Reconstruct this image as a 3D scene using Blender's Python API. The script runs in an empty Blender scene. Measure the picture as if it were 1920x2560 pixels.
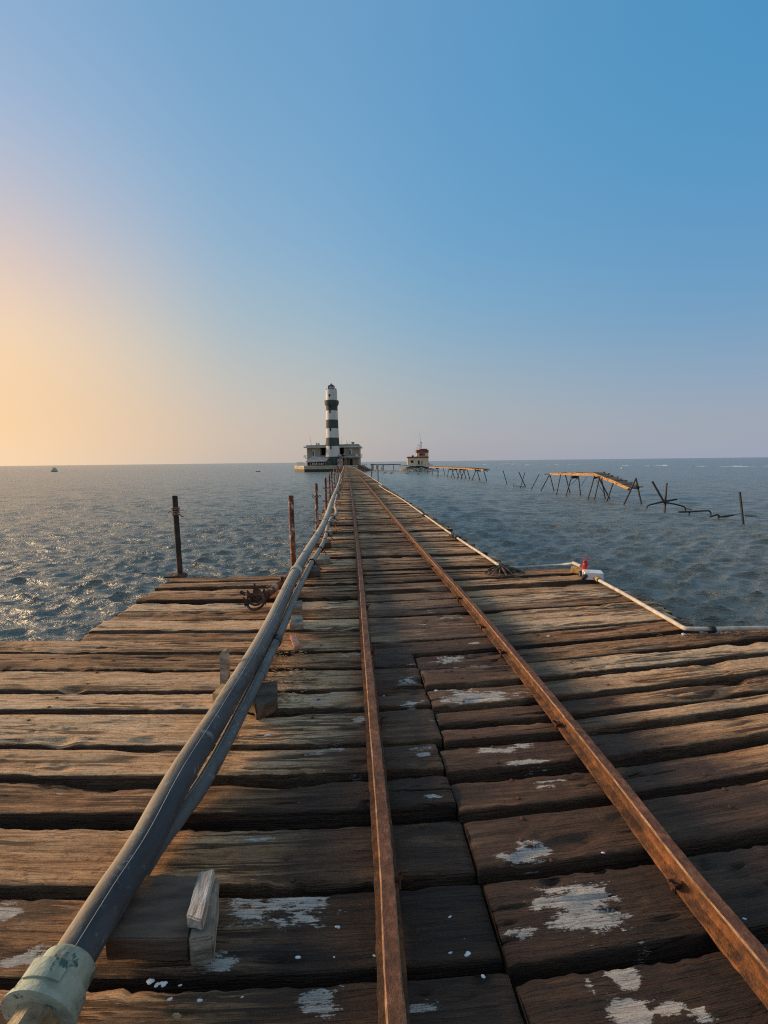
import bpy, bmesh, math, random
import numpy as np
from mathutils import Vector, Matrix
random.seed(11); np.random.seed(11)
sc = bpy.context.scene
COL = sc.collection
PI = math.pi

# ------------------------------------------------------------------ camera
CAM_H = 1.4
F_PX = 1100.0
cam = bpy.data.cameras.new('camera'); cam_ob = bpy.data.objects.new('camera', cam); COL.objects.link(cam_ob)
sc.camera = cam_ob
cam.sensor_fit = 'VERTICAL'; cam.sensor_height = 36; cam.lens = 36*F_PX/2560
cam.clip_start = 0.05; cam.clip_end = 60000
YAW = math.radians(4.8); PITCH = math.atan(126/F_PX); ROLL = .0115
cf = Vector((math.sin(YAW)*math.cos(PITCH), math.cos(YAW)*math.cos(PITCH), -math.sin(PITCH)))
r0 = Vector((math.cos(YAW), -math.sin(YAW), 0)); u0 = r0.cross(cf)
cr = r0*math.cos(ROLL) - u0*math.sin(ROLL); cu = u0*math.cos(ROLL) + r0*math.sin(ROLL)
M = Matrix((cr, cu, -cf)).transposed().to_4x4(); M.translation = Vector((0, 0, CAM_H)); cam_ob.matrix_world = M

# ------------------------------------------------------------------ sky and sun
SUN_AZ = math.radians(-66); SUN_EL = math.radians(14)      # azimuth from +Y, clockwise
sdir = Vector((math.sin(SUN_AZ)*math.cos(SUN_EL), math.cos(SUN_AZ)*math.cos(SUN_EL), math.sin(SUN_EL)))
w = bpy.data.worlds.new('World'); sc.world = w; w.use_nodes = True
nt = w.node_tree; N = nt.nodes; L = nt.links; bg = N['Background']
def srgb(c):
    return tuple(((v/255)/12.92 if v <= 10 else (((v/255)+.055)/1.055)**2.4) for v in c)+(1,)
sky = N.new('ShaderNodeTexSky'); sky.sky_type = 'NISHITA'; sky.sun_disc = False
sky.sun_elevation = SUN_EL; sky.sun_rotation = SUN_AZ; sky.ozone_density = 3
tc = N.new('ShaderNodeTexCoord'); sx = N.new('ShaderNodeSeparateXYZ'); L.new(tc.outputs['Generated'], sx.inputs[0])
def mth(op, a, b=None, clamp=False):
    n = N.new('ShaderNodeMath'); n.operation = op; n.use_clamp = clamp
    for i, v in enumerate((a, b)):
        if v is None: continue
        if isinstance(v, (int, float)): n.inputs[i].default_value = v
        else: L.new(v, n.inputs[i])
    return n.outputs[0]
hl = mth('SQRT', mth('ADD', mth('MULTIPLY', sx.outputs[0], sx.outputs[0]), mth('MULTIPLY', sx.outputs[1], sx.outputs[1])))
dt = mth('ADD', mth('MULTIPLY', sx.outputs[0], math.sin(SUN_AZ)), mth('MULTIPLY', sx.outputs[1], math.cos(SUN_AZ)))
az = mth('DIVIDE', dt, mth('ADD', hl, 1e-4))             # cosine of the angle from the sun's bearing
def skyramp(stops):
    n = N.new('ShaderNodeValToRGB'); cr_ = n.color_ramp; cr_.interpolation = 'B_SPLINE'
    while len(cr_.elements) < len(stops): cr_.elements.new(.5)
    for e, (p, c) in zip(cr_.elements, stops): e.position = p; e.color = srgb(c)
    L.new(sx.outputs[2], n.inputs[0]); return n.outputs[0]
back = skyramp([(0, (226,200,180)), (.05, (230,204,184)), (.14, (224,204,190)), (.3, (196,190,188)), (.5, (160,176,190)), (.7, (128,158,186)), (.85, (104,146,182)), (1, (176,196,214))])  # unseen sky behind the camera, brightened and warmed as added fill light
away = skyramp([(0, (156,165,186)), (.05, (160,167,180)), (.13, (146,167,190)), (.25, (110,159,197)), (.4, (93,153,199)), (.58, (71,147,195)), (.8, (79,141,189)), (1, (176,196,214))])
mid = skyramp([(0, (171,167,172)), (.05, (179,176,177)), (.14, (175,183,183)), (.27, (144,179,203)), (.42, (116,169,207)), (.6, (106,161,205)), (.8, (100,153,197)), (1, (176,196,214))])
side = skyramp([(0, (203,189,177)), (.05, (211,191,173)), (.14, (205,195,183)), (.27, (177,193,197)), (.42, (148,181,210)), (.6, (122,169,207)), (.8, (104,155,197)), (1, (176,196,214))])
near = skyramp([(0, (250,217,180)), (.06, (255,211,162)), (.14, (255,214,164)), (.22, (254,219,176)), (.31, (238,207,188)), (.42, (198,196,206)), (.53, (162,186,217)), (.7, (122,168,207)), (1, (176,196,214))])
core = skyramp([(0, (255,209,154)), (.06, (255,209,146)), (.16, (255,219,166)), (.26, (248,221,179)), (.4, (213,207,205)), (.55, (167,189,206)), (.75, (118,165,197)), (1, (176,196,214))])  # zenith stop of every ramp lifted, out of view, to add ambient light
def cmix(f, a, b):
    n = N.new('ShaderNodeMixRGB'); L.new(f, n.inputs[0]) if not isinstance(f, float) else setattr(n.inputs[0], 'default_value', f)
    L.new(a, n.inputs[1]); L.new(b, n.inputs[2]); return n.outputs[0]
def rng(v, a, b):
    n = N.new('ShaderNodeMapRange'); n.interpolation_type = 'SMOOTHSTEP'; L.new(v, n.inputs[0]); n.inputs[1].default_value = a; n.inputs[2].default_value = b
    return n.outputs[0]
ang = mth('ARCCOSINE', mth('MINIMUM', mth('MAXIMUM', az, -1.0), 1.0))
D_ = math.radians
c0 = cmix(rng(ang, D_(8), D_(30)), core, near)
c1 = cmix(rng(ang, D_(24), D_(56)), c0, side)
c2 = cmix(rng(ang, D_(42), D_(84)), c1, mid)
c2 = cmix(rng(ang, D_(62), D_(118)), c2, away)
c3 = cmix(rng(ang, D_(112), D_(146)), c2, back)
nis = N.new('ShaderNodeMixRGB'); nis.blend_type = 'MULTIPLY'; nis.inputs[0].default_value = 1
L.new(sky.outputs[0], nis.inputs[1]); nis.inputs[2].default_value = (.1, .1, .1, 1)
fin = cmix(.95, nis.outputs[0], c3)
L.new(fin, bg.inputs[0]); bg.inputs[1].default_value = 1.0
sl = bpy.data.lights.new('sun', 'SUN'); sl.energy = 5.0; sl.angle = math.radians(14); sl.color = (1, .69, .40)
so = bpy.data.objects.new('sun', sl); COL.objects.link(so); so.rotation_euler = (-sdir).to_track_quat('-Z', 'Y').to_euler()
sc.view_settings.view_transform = 'Standard'; sc.view_settings.look = 'None'
sc.view_settings.exposure = 0; sc.view_settings.gamma = 1
sc.cycles.use_denoising = False; sc.cycles.max_bounces = 6; sc.cycles.filter_width = 1.15
sc.cycles.sample_clamp_indirect = 4; sc.cycles.sample_clamp_direct = 2.5; sc.cycles.blur_glossy = 1.0

# ------------------------------------------------------------------ placing helpers
SEA = -2.1
CP = Vector((0, 0, CAM_H))
def ray(px, py): return cf + cr*((px-960)/F_PX) + cu*((1280-py)/F_PX)
def at(px, py, z=0.0):
    d = ray(px, py); return CP + d*((z-CAM_H)/d.z)
def deep(px, py, t): return CP + ray(px, py)*t
def depth(P): return (Vector(P)-CP).dot(cf)

# ------------------------------------------------------------------ noise
def _h(ix, iy, s):
    n = (ix.astype(np.int64)*374761393 + iy.astype(np.int64)*668265263 + s*1442695041) & 0xffffffff
    n = ((n ^ (n >> 13))*1274126177) & 0xffffffff
    return ((n ^ (n >> 16)) & 0xffff)/65535.0
def vn(x, y, s=0):
    x = np.asarray(x, float); y = np.asarray(y, float)
    ix = np.floor(x); iy = np.floor(y); fx = x-ix; fy = y-iy
    fx = fx*fx*(3-2*fx); fy = fy*fy*(3-2*fy)
    a = _h(ix, iy, s); b = _h(ix+1, iy, s); c = _h(ix, iy+1, s); d = _h(ix+1, iy+1, s)
    return (a+(b-a)*fx)+((c+(d-c)*fx)-(a+(b-a)*fx))*fy
def fbm(x, y, o=3, s=0):
    v = 0; a = .5; t = 0
    for i in range(o):
        v = v+a*vn(x, y, s+i*17); t += a; a *= .5; x = x*2.03; y = y*2.03
    return v/t*2-1

# ------------------------------------------------------------------ materials
def new_mat(name):
    m = bpy.data.materials.new(name); m.use_nodes = True
    return m, m.node_tree.nodes, m.node_tree.links, m.node_tree.nodes['Principled BSDF']
def nd(N, t, **k):
    n = N.new(t)
    for a, b in k.items(): setattr(n, a, b)
    return n
def noise(N, L, vec, scale, detail=4, rough=.55, dist=0):
    n = N.new('ShaderNodeTexNoise'); n.inputs['Scale'].default_value = scale; n.inputs['Detail'].default_value = detail
    n.inputs['Roughness'].default_value = rough; n.inputs['Distortion'].default_value = dist
    if vec is not None: L.new(vec, n.inputs['Vector'])
    return n.outputs['Fac']
def ramp(N, L, f, stops):
    n = N.new('ShaderNodeValToRGB'); c = n.color_ramp
    while len(c.elements) < len(stops): c.elements.new(.5)
    for e, (p, col) in zip(c.elements, stops): e.position = p; e.color = tuple(col)+(1,) if len(col) == 3 else col
    L.new(f, n.inputs[0]); return n.outputs[0]
def mix(N, L, f, a, b, mode='MIX'):
    n = N.new('ShaderNodeMixRGB'); n.blend_type = mode
    for i, v in enumerate((f, a, b)):
        if isinstance(v, (int, float)): n.inputs[i].default_value = v
        elif isinstance(v, tuple): n.inputs[i].default_value = v if len(v) == 4 else v+(1,)
        else: L.new(v, n.inputs[i])
    return n.outputs[0]
def mop(N, L, op, a, b=0.0, clamp=False):
    n = N.new('ShaderNodeMath'); n.operation = op; n.use_clamp = clamp
    for i, v in enumerate((a, b)):
        if isinstance(v, (int, float)): n.inputs[i].default_value = v
        else: L.new(v, n.inputs[i])
    return n.outputs[0]
def mapping(N, L, vec, s):
    n = N.new('ShaderNodeMapping'); n.inputs['Scale'].default_value = s; L.new(vec, n.inputs[0]); return n.outputs[0]
def bump(N, L, h, strength, dist, nrm=None):
    n = N.new('ShaderNodeBump'); n.inputs['Strength'].default_value = strength; n.inputs['Distance'].default_value = dist
    L.new(h, n.inputs['Height'])
    if nrm is not None: L.new(nrm, n.inputs['Normal'])
    return n.outputs[0]
def geo_pos(N): return N.new('ShaderNodeNewGeometry').outputs['Position']
def obj_co(N): return N.new('ShaderNodeTexCoord').outputs['Object']

def simple(name, c1, c2, scale=3, rough=.7, metal=0, bstr=.3, bdist=.01, speck=None, detail=5, stretch=(1,1,1)):
    m, N, L, P = new_mat(name)
    v = mapping(N, L, geo_pos(N), stretch)
    f = noise(N, L, v, scale, detail)
    f = ramp(N, L, f, [(.32, c1), (.68, c2)])
    if speck:
        col, thr, sscale = speck
        g = noise(N, L, v, sscale, 6, .65)
        g = ramp(N, L, g, [(thr, (0,0,0)), (thr+.04, (1,1,1))])
        f = mix(N, L, g, f, col)
    L.new(f, P.inputs['Base Color']); P.inputs['Roughness'].default_value = rough; P.inputs['Metallic'].default_value = metal
    if bstr:
        L.new(bump(N, L, noise(N, L, v, scale*4, 6), bstr, bdist), P.inputs['Normal'])
    return m

def make_wood():
    m, N, L, P = new_mat('weathered_timber')
    gc = N.new('ShaderNodeAttribute'); gc.attribute_name = 'grain'
    at_ = N.new('ShaderNodeAttribute'); at_.attribute_name = 'wear_shade'
    sp = N.new('ShaderNodeSeparateColor'); L.new(at_.outputs['Color'], sp.inputs[0])
    tone, stain_shade, paint = sp.outputs[0], sp.outputs[1], sp.outputs[2]
    rust = at_.outputs['Alpha']
    g = gc.outputs['Vector']
    streak = noise(N, L, mapping(N, L, g, (1.3, 26, 1)), 1, 9, .66, .5)
    fine = noise(N, L, mapping(N, L, g, (6, 150, 1)), 1, 5, .7, .3)
    blotch = noise(N, L, mapping(N, L, g, (2.2, 6, 1)), 1, 6, .6, 1.0)
    ultra = noise(N, L, mapping(N, L, g, (16, 420, 1)), 1, 3, .7)
    pores = noise(N, L, mapping(N, L, g, (34, 60, 1)), 1, 4, .6)
    f = mop(N, L, 'ADD', mop(N, L, 'MULTIPLY', streak, .64), mop(N, L, 'MULTIPLY', fine, .30))
    f = mop(N, L, 'ADD', mop(N, L, 'SUBTRACT', f, .055), mop(N, L, 'MULTIPLY', blotch, .35))
    f = mop(N, L, 'ADD', f, mop(N, L, 'MULTIPLY', mop(N, L, 'SUBTRACT', tone, .5), .30))
    base = ramp(N, L, f, [(.34, (.06,.024,.010)), (.45, (.32,.148,.060)), (.56, (.60,.315,.145)), (.67, (.76,.455,.235)), (.82, (.86,.62,.39))])
    grey = noise(N, L, mapping(N, L, g, (1.1, 3.2, 1)), 1, 5, .6, .6)
    base = mix(N, L, ramp(N, L, grey, [(.52, (0,0,0)), (.7, (.38,.38,.38))]), base, mix(N, L, f, (.26,.17,.11), (.84,.66,.48)))
    base = mix(N, L, mop(N, L, 'MULTIPLY', rust, .75), base, mix(N, L, streak, (.12,.035,.01), (.42,.17,.06)))
    base = mix(N, L, .5, base, ramp(N, L, ultra, [(.34, (.45,.42,.4)), (.55, (1,1,1))]), 'MULTIPLY')
    pr = ramp(N, L, pores, [(.30, (.3,.3,.3)), (.43, (1,1,1))])
    base = mix(N, L, .8, base, pr, 'MULTIPLY')
    cn = noise(N, L, mapping(N, L, g, (.9, 17, 1)), 1, 4, .6, .35)
    cmk = ramp(N, L, noise(N, L, mapping(N, L, g, (1.6, 7, 1)), 1, 2, .5), [(.46, (0,0,0)), (.54, (1,1,1))])
    ck = mop(N, L, 'ABSOLUTE', mop(N, L, 'SUBTRACT', cn, .5))
    crack = mop(N, L, 'MULTIPLY', ramp(N, L, ck, [(.0, (1,1,1)), (.035, (.9,.9,.9)), (.055, (0,0,0))]), cmk)
    cn2 = noise(N, L, mapping(N, L, g, (2.4, 48, 1)), 1, 3, .6, .3)
    ck2 = mop(N, L, 'ABSOLUTE', mop(N, L, 'SUBTRACT', cn2, .5))
    crack2 = ramp(N, L, ck2, [(.0, (.4,.4,.4)), (.03, (0,0,0))])
    crack = mop(N, L, 'MAXIMUM', crack, crack2)
    base = mix(N, L, mop(N, L, 'MULTIPLY', crack, .85), base, (.022,.010,.005))
    stn = mop(N, L, 'ADD', stain_shade, mop(N, L, 'MULTIPLY', mop(N, L, 'SUBTRACT', blotch, .5), 1.3), True)
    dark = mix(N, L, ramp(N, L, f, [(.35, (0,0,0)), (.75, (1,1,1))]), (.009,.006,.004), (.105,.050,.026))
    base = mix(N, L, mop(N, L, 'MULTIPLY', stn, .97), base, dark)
    pn = mop(N, L, 'ADD', mop(N, L, 'MULTIPLY', mop(N, L, 'SUBTRACT', noise(N, L, mapping(N, L, g, (8, 24, 1)), 1, 9, .76), .5), 2.3), mop(N, L, 'MULTIPLY', fine, .55))
    pm = mop(N, L, 'MULTIPLY', mop(N, L, 'ADD', paint, pn), .5)
    pm = mop(N, L, 'MULTIPLY', ramp(N, L, pm, [(.36, (0,0,0)), (.385, (1,1,1))]), ramp(N, L, paint, [(.05, (0,0,0)), (.12, (1,1,1))]))
    base = mix(N, L, mop(N, L, 'MULTIPLY', pm, .92), base, mix(N, L, fine, (.20,.165,.13), (.82,.75,.66)))
    L.new(base, P.inputs['Base Color'])
    L.new(mop(N, L, 'SUBTRACT', .86, mop(N, L, 'MULTIPLY', stn, .22)), P.inputs['Roughness'])
    P.inputs['Specular IOR Level'].default_value = .35
    h = mop(N, L, 'ADD', mop(N, L, 'MULTIPLY', streak, 1.0), mop(N, L, 'MULTIPLY', fine, .6))
    h = mop(N, L, 'ADD', h, mop(N, L, 'MULTIPLY', ultra, .18))
    h = mop(N, L, 'ADD', h, mop(N, L, 'MULTIPLY', pores, .3))
    h = mop(N, L, 'ADD', h, mop(N, L, 'MULTIPLY', pm, .05))
    h = mop(N, L, 'SUBTRACT', h, mop(N, L, 'MULTIPLY', crack, .45))
    L.new(bump(N, L, h, 1.0, .015), P.inputs['Normal'])
    return m

def make_rust(name, a=(.04,.013,.006), b=(.19,.068,.022), c=(.36,.17,.085), flake=None, scale=14, stretch=(1,1,1)):
    m, N, L, P = new_mat(name)
    v = mapping(N, L, geo_pos(N), stretch)
    n1 = noise(N, L, v, scale, 8, .68); n2 = noise(N, L, v, scale*.22, 4, .6); n3 = noise(N, L, v, scale*9, 4, .6)
    f = mop(N, L, 'ADD', mop(N, L, 'MULTIPLY', n1, .6), mop(N, L, 'MULTIPLY', n2, .45))
    f = mop(N, L, 'ADD', f, mop(N, L, 'MULTIPLY', mop(N, L, 'SUBTRACT', n3, .5), .2))
    col = ramp(N, L, f, [(.34, a), (.52, b), (.72, c)])
    if flake:
        g = ramp(N, L, noise(N, L, mapping(N, L, geo_pos(N), (1, 1, .55)), 16, 6, .65), [(.55, (0,0,0)), (.59, (1,1,1))])
        col = mix(N, L, mop(N, L, 'MULTIPLY', g, .8), col, flake)
    L.new(col, P.inputs['Base Color']); P.inputs['Roughness'].default_value = .78; P.inputs['Metallic'].default_value = .12
    L.new(bump(N, L, f, 1.0, .014), P.inputs['Normal'])
    return m

def make_pipe(name, a, b, sun_tint, side=True):
    m, N, L, P = new_mat(name)
    p = geo_pos(N)
    n1 = noise(N, L, mapping(N, L, p, (6, 1.4, 6)), 1, 7, .62, .8); n2 = noise(N, L, p, 22, 6, .7, .5); n3 = noise(N, L, p, 3.2, 3)
    col = mix(N, L, ramp(N, L, n1, [(.35, (0,0,0)), (.65, (1,1,1))]), a, b)
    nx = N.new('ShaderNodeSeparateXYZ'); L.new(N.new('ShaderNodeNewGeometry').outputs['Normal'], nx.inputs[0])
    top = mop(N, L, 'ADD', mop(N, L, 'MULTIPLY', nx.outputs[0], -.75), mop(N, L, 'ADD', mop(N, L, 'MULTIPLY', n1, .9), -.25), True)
    col = mix(N, L, mop(N, L, 'MULTIPLY', top, .9), col, sun_tint)       # sunlight painted as a pale tan tint on the left-facing side
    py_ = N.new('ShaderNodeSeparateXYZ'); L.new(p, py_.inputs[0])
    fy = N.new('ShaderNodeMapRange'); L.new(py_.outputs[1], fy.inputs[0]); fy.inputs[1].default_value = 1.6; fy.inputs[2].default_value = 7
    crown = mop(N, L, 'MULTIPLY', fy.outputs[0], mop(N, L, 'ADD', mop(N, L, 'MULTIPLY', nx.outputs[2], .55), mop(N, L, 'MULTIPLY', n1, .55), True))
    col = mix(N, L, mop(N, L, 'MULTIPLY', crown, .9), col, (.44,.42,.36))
    scr = ramp(N, L, n2, [(.58, (0,0,0)), (.66, (1,1,1))])
    col = mix(N, L, mop(N, L, 'MULTIPLY', scr, .4), col, (.34,.36,.36))
    drk = ramp(N, L, noise(N, L, mapping(N, L, p, (9, 3, 9)), 1, 6, .7, 1.2), [(.36, (1,1,1)), (.44, (0,0,0))])
    col = mix(N, L, mop(N, L, 'MULTIPLY', drk, .6), col, (.03,.03,.03))
    L.new(col, P.inputs['Base Color']); P.inputs['Roughness'].default_value = .8
    L.new(bump(N, L, n2, .8, .005), P.inputs['Normal'])
    return m

def make_water():
    m, N, L, P = new_mat('sea_water')
    p = geo_pos(N)
    n0 = noise(N, L, mapping(N, L, p, (.012, .02, 1)), 1, 4, .6)
    P.inputs['Roughness'].default_value = .24; P.inputs['IOR'].default_value = 1.65
    sandy = N.new('ShaderNodeVectorMath'); sandy.operation = 'DISTANCE'; L.new(mapping(N, L, p, (1, .45, 1)), sandy.inputs[0]); sandy.inputs[1].default_value = (18, 62, SEA)
    sh = N.new('ShaderNodeMapRange'); L.new(sandy.outputs['Value'], sh.inputs[0]); sh.inputs[1].default_value = 42; sh.inputs[2].default_value = 8
    shf = mop(N, L, 'MULTIPLY', sh.outputs[0], ramp(N, L, n0, [(.3, (.3,.3,.3)), (.7, (1,1,1))]))
    col = mix(N, L, n0, (.118,.126,.104), (.172,.180,.148))
    col = mix(N, L, mop(N, L, 'MULTIPLY', shf, .75), col, (.15,.26,.25))
    L.new(col, P.inputs['Base Color'])
    w1 = noise(N, L, mapping(N, L, p, (3.6, 5.6, 1)), 1, 5, .66, .4)
    w2 = noise(N, L, mapping(N, L, p, (1.0, 1.9, 1)), 1, 6, .66, .5)
    w3 = noise(N, L, mapping(N, L, p, (.22, .50, 1)), 1, 6, .68, .4)
    w4 = noise(N, L, mapping(N, L, p, (.05, .11, 1)), 1, 6, .7, .3)
    b = bump(N, L, w4, 1.0, .45)
    b = bump(N, L, w3, 1.0, .34, b)
    b = bump(N, L, w2, 1.0, .20, b)
    b = bump(N, L, w1, 1.0, .065, b)
    L.new(b, P.inputs['Normal'])
    return m

WOOD = make_wood()
RUST = make_rust('rusty_rail_side', a=(.012,.007,.004), b=(.085,.034,.012), c=(.30,.108,.026), scale=24)
RHEAD = make_rust('rusty_rail_head', a=(.04,.016,.009), b=(.13,.05,.024), c=(.30,.14,.075), scale=42)
REDGE = make_rust('worn_rail_edge', a=(.08,.035,.016), b=(.27,.14,.07), c=(.52,.34,.20), scale=30)
RUSTP = make_rust('flaking_post_steel', a=(.03,.012,.008), b=(.13,.042,.022), c=(.28,.10,.05), flake=(.5,.44,.37), scale=10)
RUSTF = make_rust('torn_rust', a=(.012,.006,.004), b=(.05,.02,.011), c=(.17,.065,.03), scale=24)
RUSTD = make_rust('dark_rust', a=(.018,.009,.006), b=(.08,.03,.016), c=(.22,.085,.035), scale=20)
TARPOST = make_rust('tarred_post', a=(.008,.007,.006), b=(.03,.022,.017), c=(.09,.065,.045), scale=9)
BLACKSTEEL = simple('dark_wet_steel', (.006,.007,.008), (.025,.024,.024), 4, .6)
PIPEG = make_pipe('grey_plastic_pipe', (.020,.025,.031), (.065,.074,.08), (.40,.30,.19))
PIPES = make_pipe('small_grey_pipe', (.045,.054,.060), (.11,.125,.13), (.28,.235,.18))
PALEPIPE = simple('pale_hose', (.34,.30,.24), (.60,.54,.45), 14, .75, bstr=.3)
GREYHOSE = simple('grey_hose', (.22,.27,.28), (.4,.46,.46), 9, .55)
TEAL = simple('aged_green_coupling', (.09,.11,.085), (.43,.46,.34), 7, .8, bstr=1, bdist=.008, speck=((.05,.085,.07), .57, 18), detail=11)
BRASS = simple('brown_scaled_metal', (.10,.062,.03), (.36,.27,.15), 24, .6, bstr=.9, bdist=.008)
BLACK = simple('black_rubber', (.008,.008,.009), (.03,.028,.028), 8, .5)
GREYWOOD = simple('grey_timber_block', (.13,.10,.07), (.44,.37,.28), 5, .85, stretch=(2,2,7), bstr=.7)
PALEWOOD = simple('pale_split_timber', (.19,.14,.10), (.66,.57,.47), 8, .85, stretch=(6,1.2,4), bstr=.8, speck=((.20,.07,.03), .66, 6))
OCHREWOOD = simple('ochre_timber', (.26,.15,.06), (.52,.36,.18), 7, .85, stretch=(1,5,5), bstr=.6)
DARKWOOD = simple('dark_timber', (.03,.019,.013), (.17,.105,.065), 4, .8, stretch=(1,5,5), bstr=.8, speck=((.42,.37,.34), .70, 5))
BRICK = simple('red_clay_chip', (.36,.14,.08), (.60,.32,.22), 30, .9, bstr=.8)
ROPE = simple('frayed_rope', (.10,.07,.045), (.30,.22,.14), 40, .95, bstr=.8)
WHITEPL = simple('white_plastic_box', (.55,.55,.54), (.74,.73,.70), 10, .5)
REDPL = simple('red_plastic', (.42,.008,.006), (.65,.02,.015), 20, .45)
WHITEWALL = simple('white_tower_paint', (.50,.485,.44), (.68,.66,.60), .5, .8, bstr=.2, stretch=(1,1,.3), speck=((.36,.35,.32), .68, .6))
DARKWALL = simple('dark_tower_paint', (.034,.042,.037), (.075,.084,.068), .5, .8, bstr=.2, stretch=(1,1,.3))
GREYWALL = simple('grey_render', (.27,.225,.165), (.42,.35,.265), .5, .9, bstr=.3, stretch=(1,1,.4), speck=((.13,.09,.07), .66, .7))
SLAB = simple('pale_concrete_slab', (.44,.41,.36), (.64,.60,.52), .8, .9)
BLOCKW = simple('stained_quay_concrete', (.27,.20,.115), (.52,.41,.25), .35, .9, stretch=(1,1,1.6), speck=((.12,.085,.055), .60, .5))
WETC = simple('wet_concrete', (.022,.018,.012), (.06,.048,.03), .6, .7)
TIN = simple('weathered_tin', (.20,.195,.185), (.36,.35,.33), .9, .6)
DARKIN = simple('dark_opening', (.010,.008,.007), (.025,.018,.014), 1, .9)
CREAM = simple('cream_render', (.60,.45,.28), (.72,.56,.37), .6, .9)
REDB = simple('red_brown_paint', (.20,.05,.035), (.30,.085,.055), .8, .85)
PINKR = simple('faded_red_wall', (.14,.07,.055), (.28,.16,.13), .8, .9)
STONE = simple('rubble_stone', (.22,.19,.15), (.56,.50,.41), .9, .95, bstr=1, bdist=.1)
SAND = simple('wet_sand', (.25,.20,.14), (.36,.30,.22), .3, .9)
GLASS = simple('lantern_glass', (.45,.5,.5), (.6,.64,.62), 2, .15, bstr=0)
FOAM = simple('sea_foam', (.36,.41,.44), (.62,.66,.68), 1.2, .8)
HULLW = simple('white_hull', (.5,.5,.48), (.65,.65,.62), 2, .5)
BOARDS = simple('sunlit_jetty_timber', (.25,.125,.045), (.60,.34,.135), 1.6, .85, stretch=(.6,1,9), bstr=.6, speck=((.05,.028,.014), .59, 2.6))
JDECK = simple('grey_jetty_boards', (.07,.055,.04), (.19,.15,.11), 2, .9, stretch=(1,6,1))
SKIN = simple('skin', (.30,.16,.10), (.36,.20,.13), 5, .6, bstr=0)
def cloth(name, c): return simple(name, tuple(v*.8 for v in c), c, 6, .9, bstr=0)
WATER = make_water()

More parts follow.
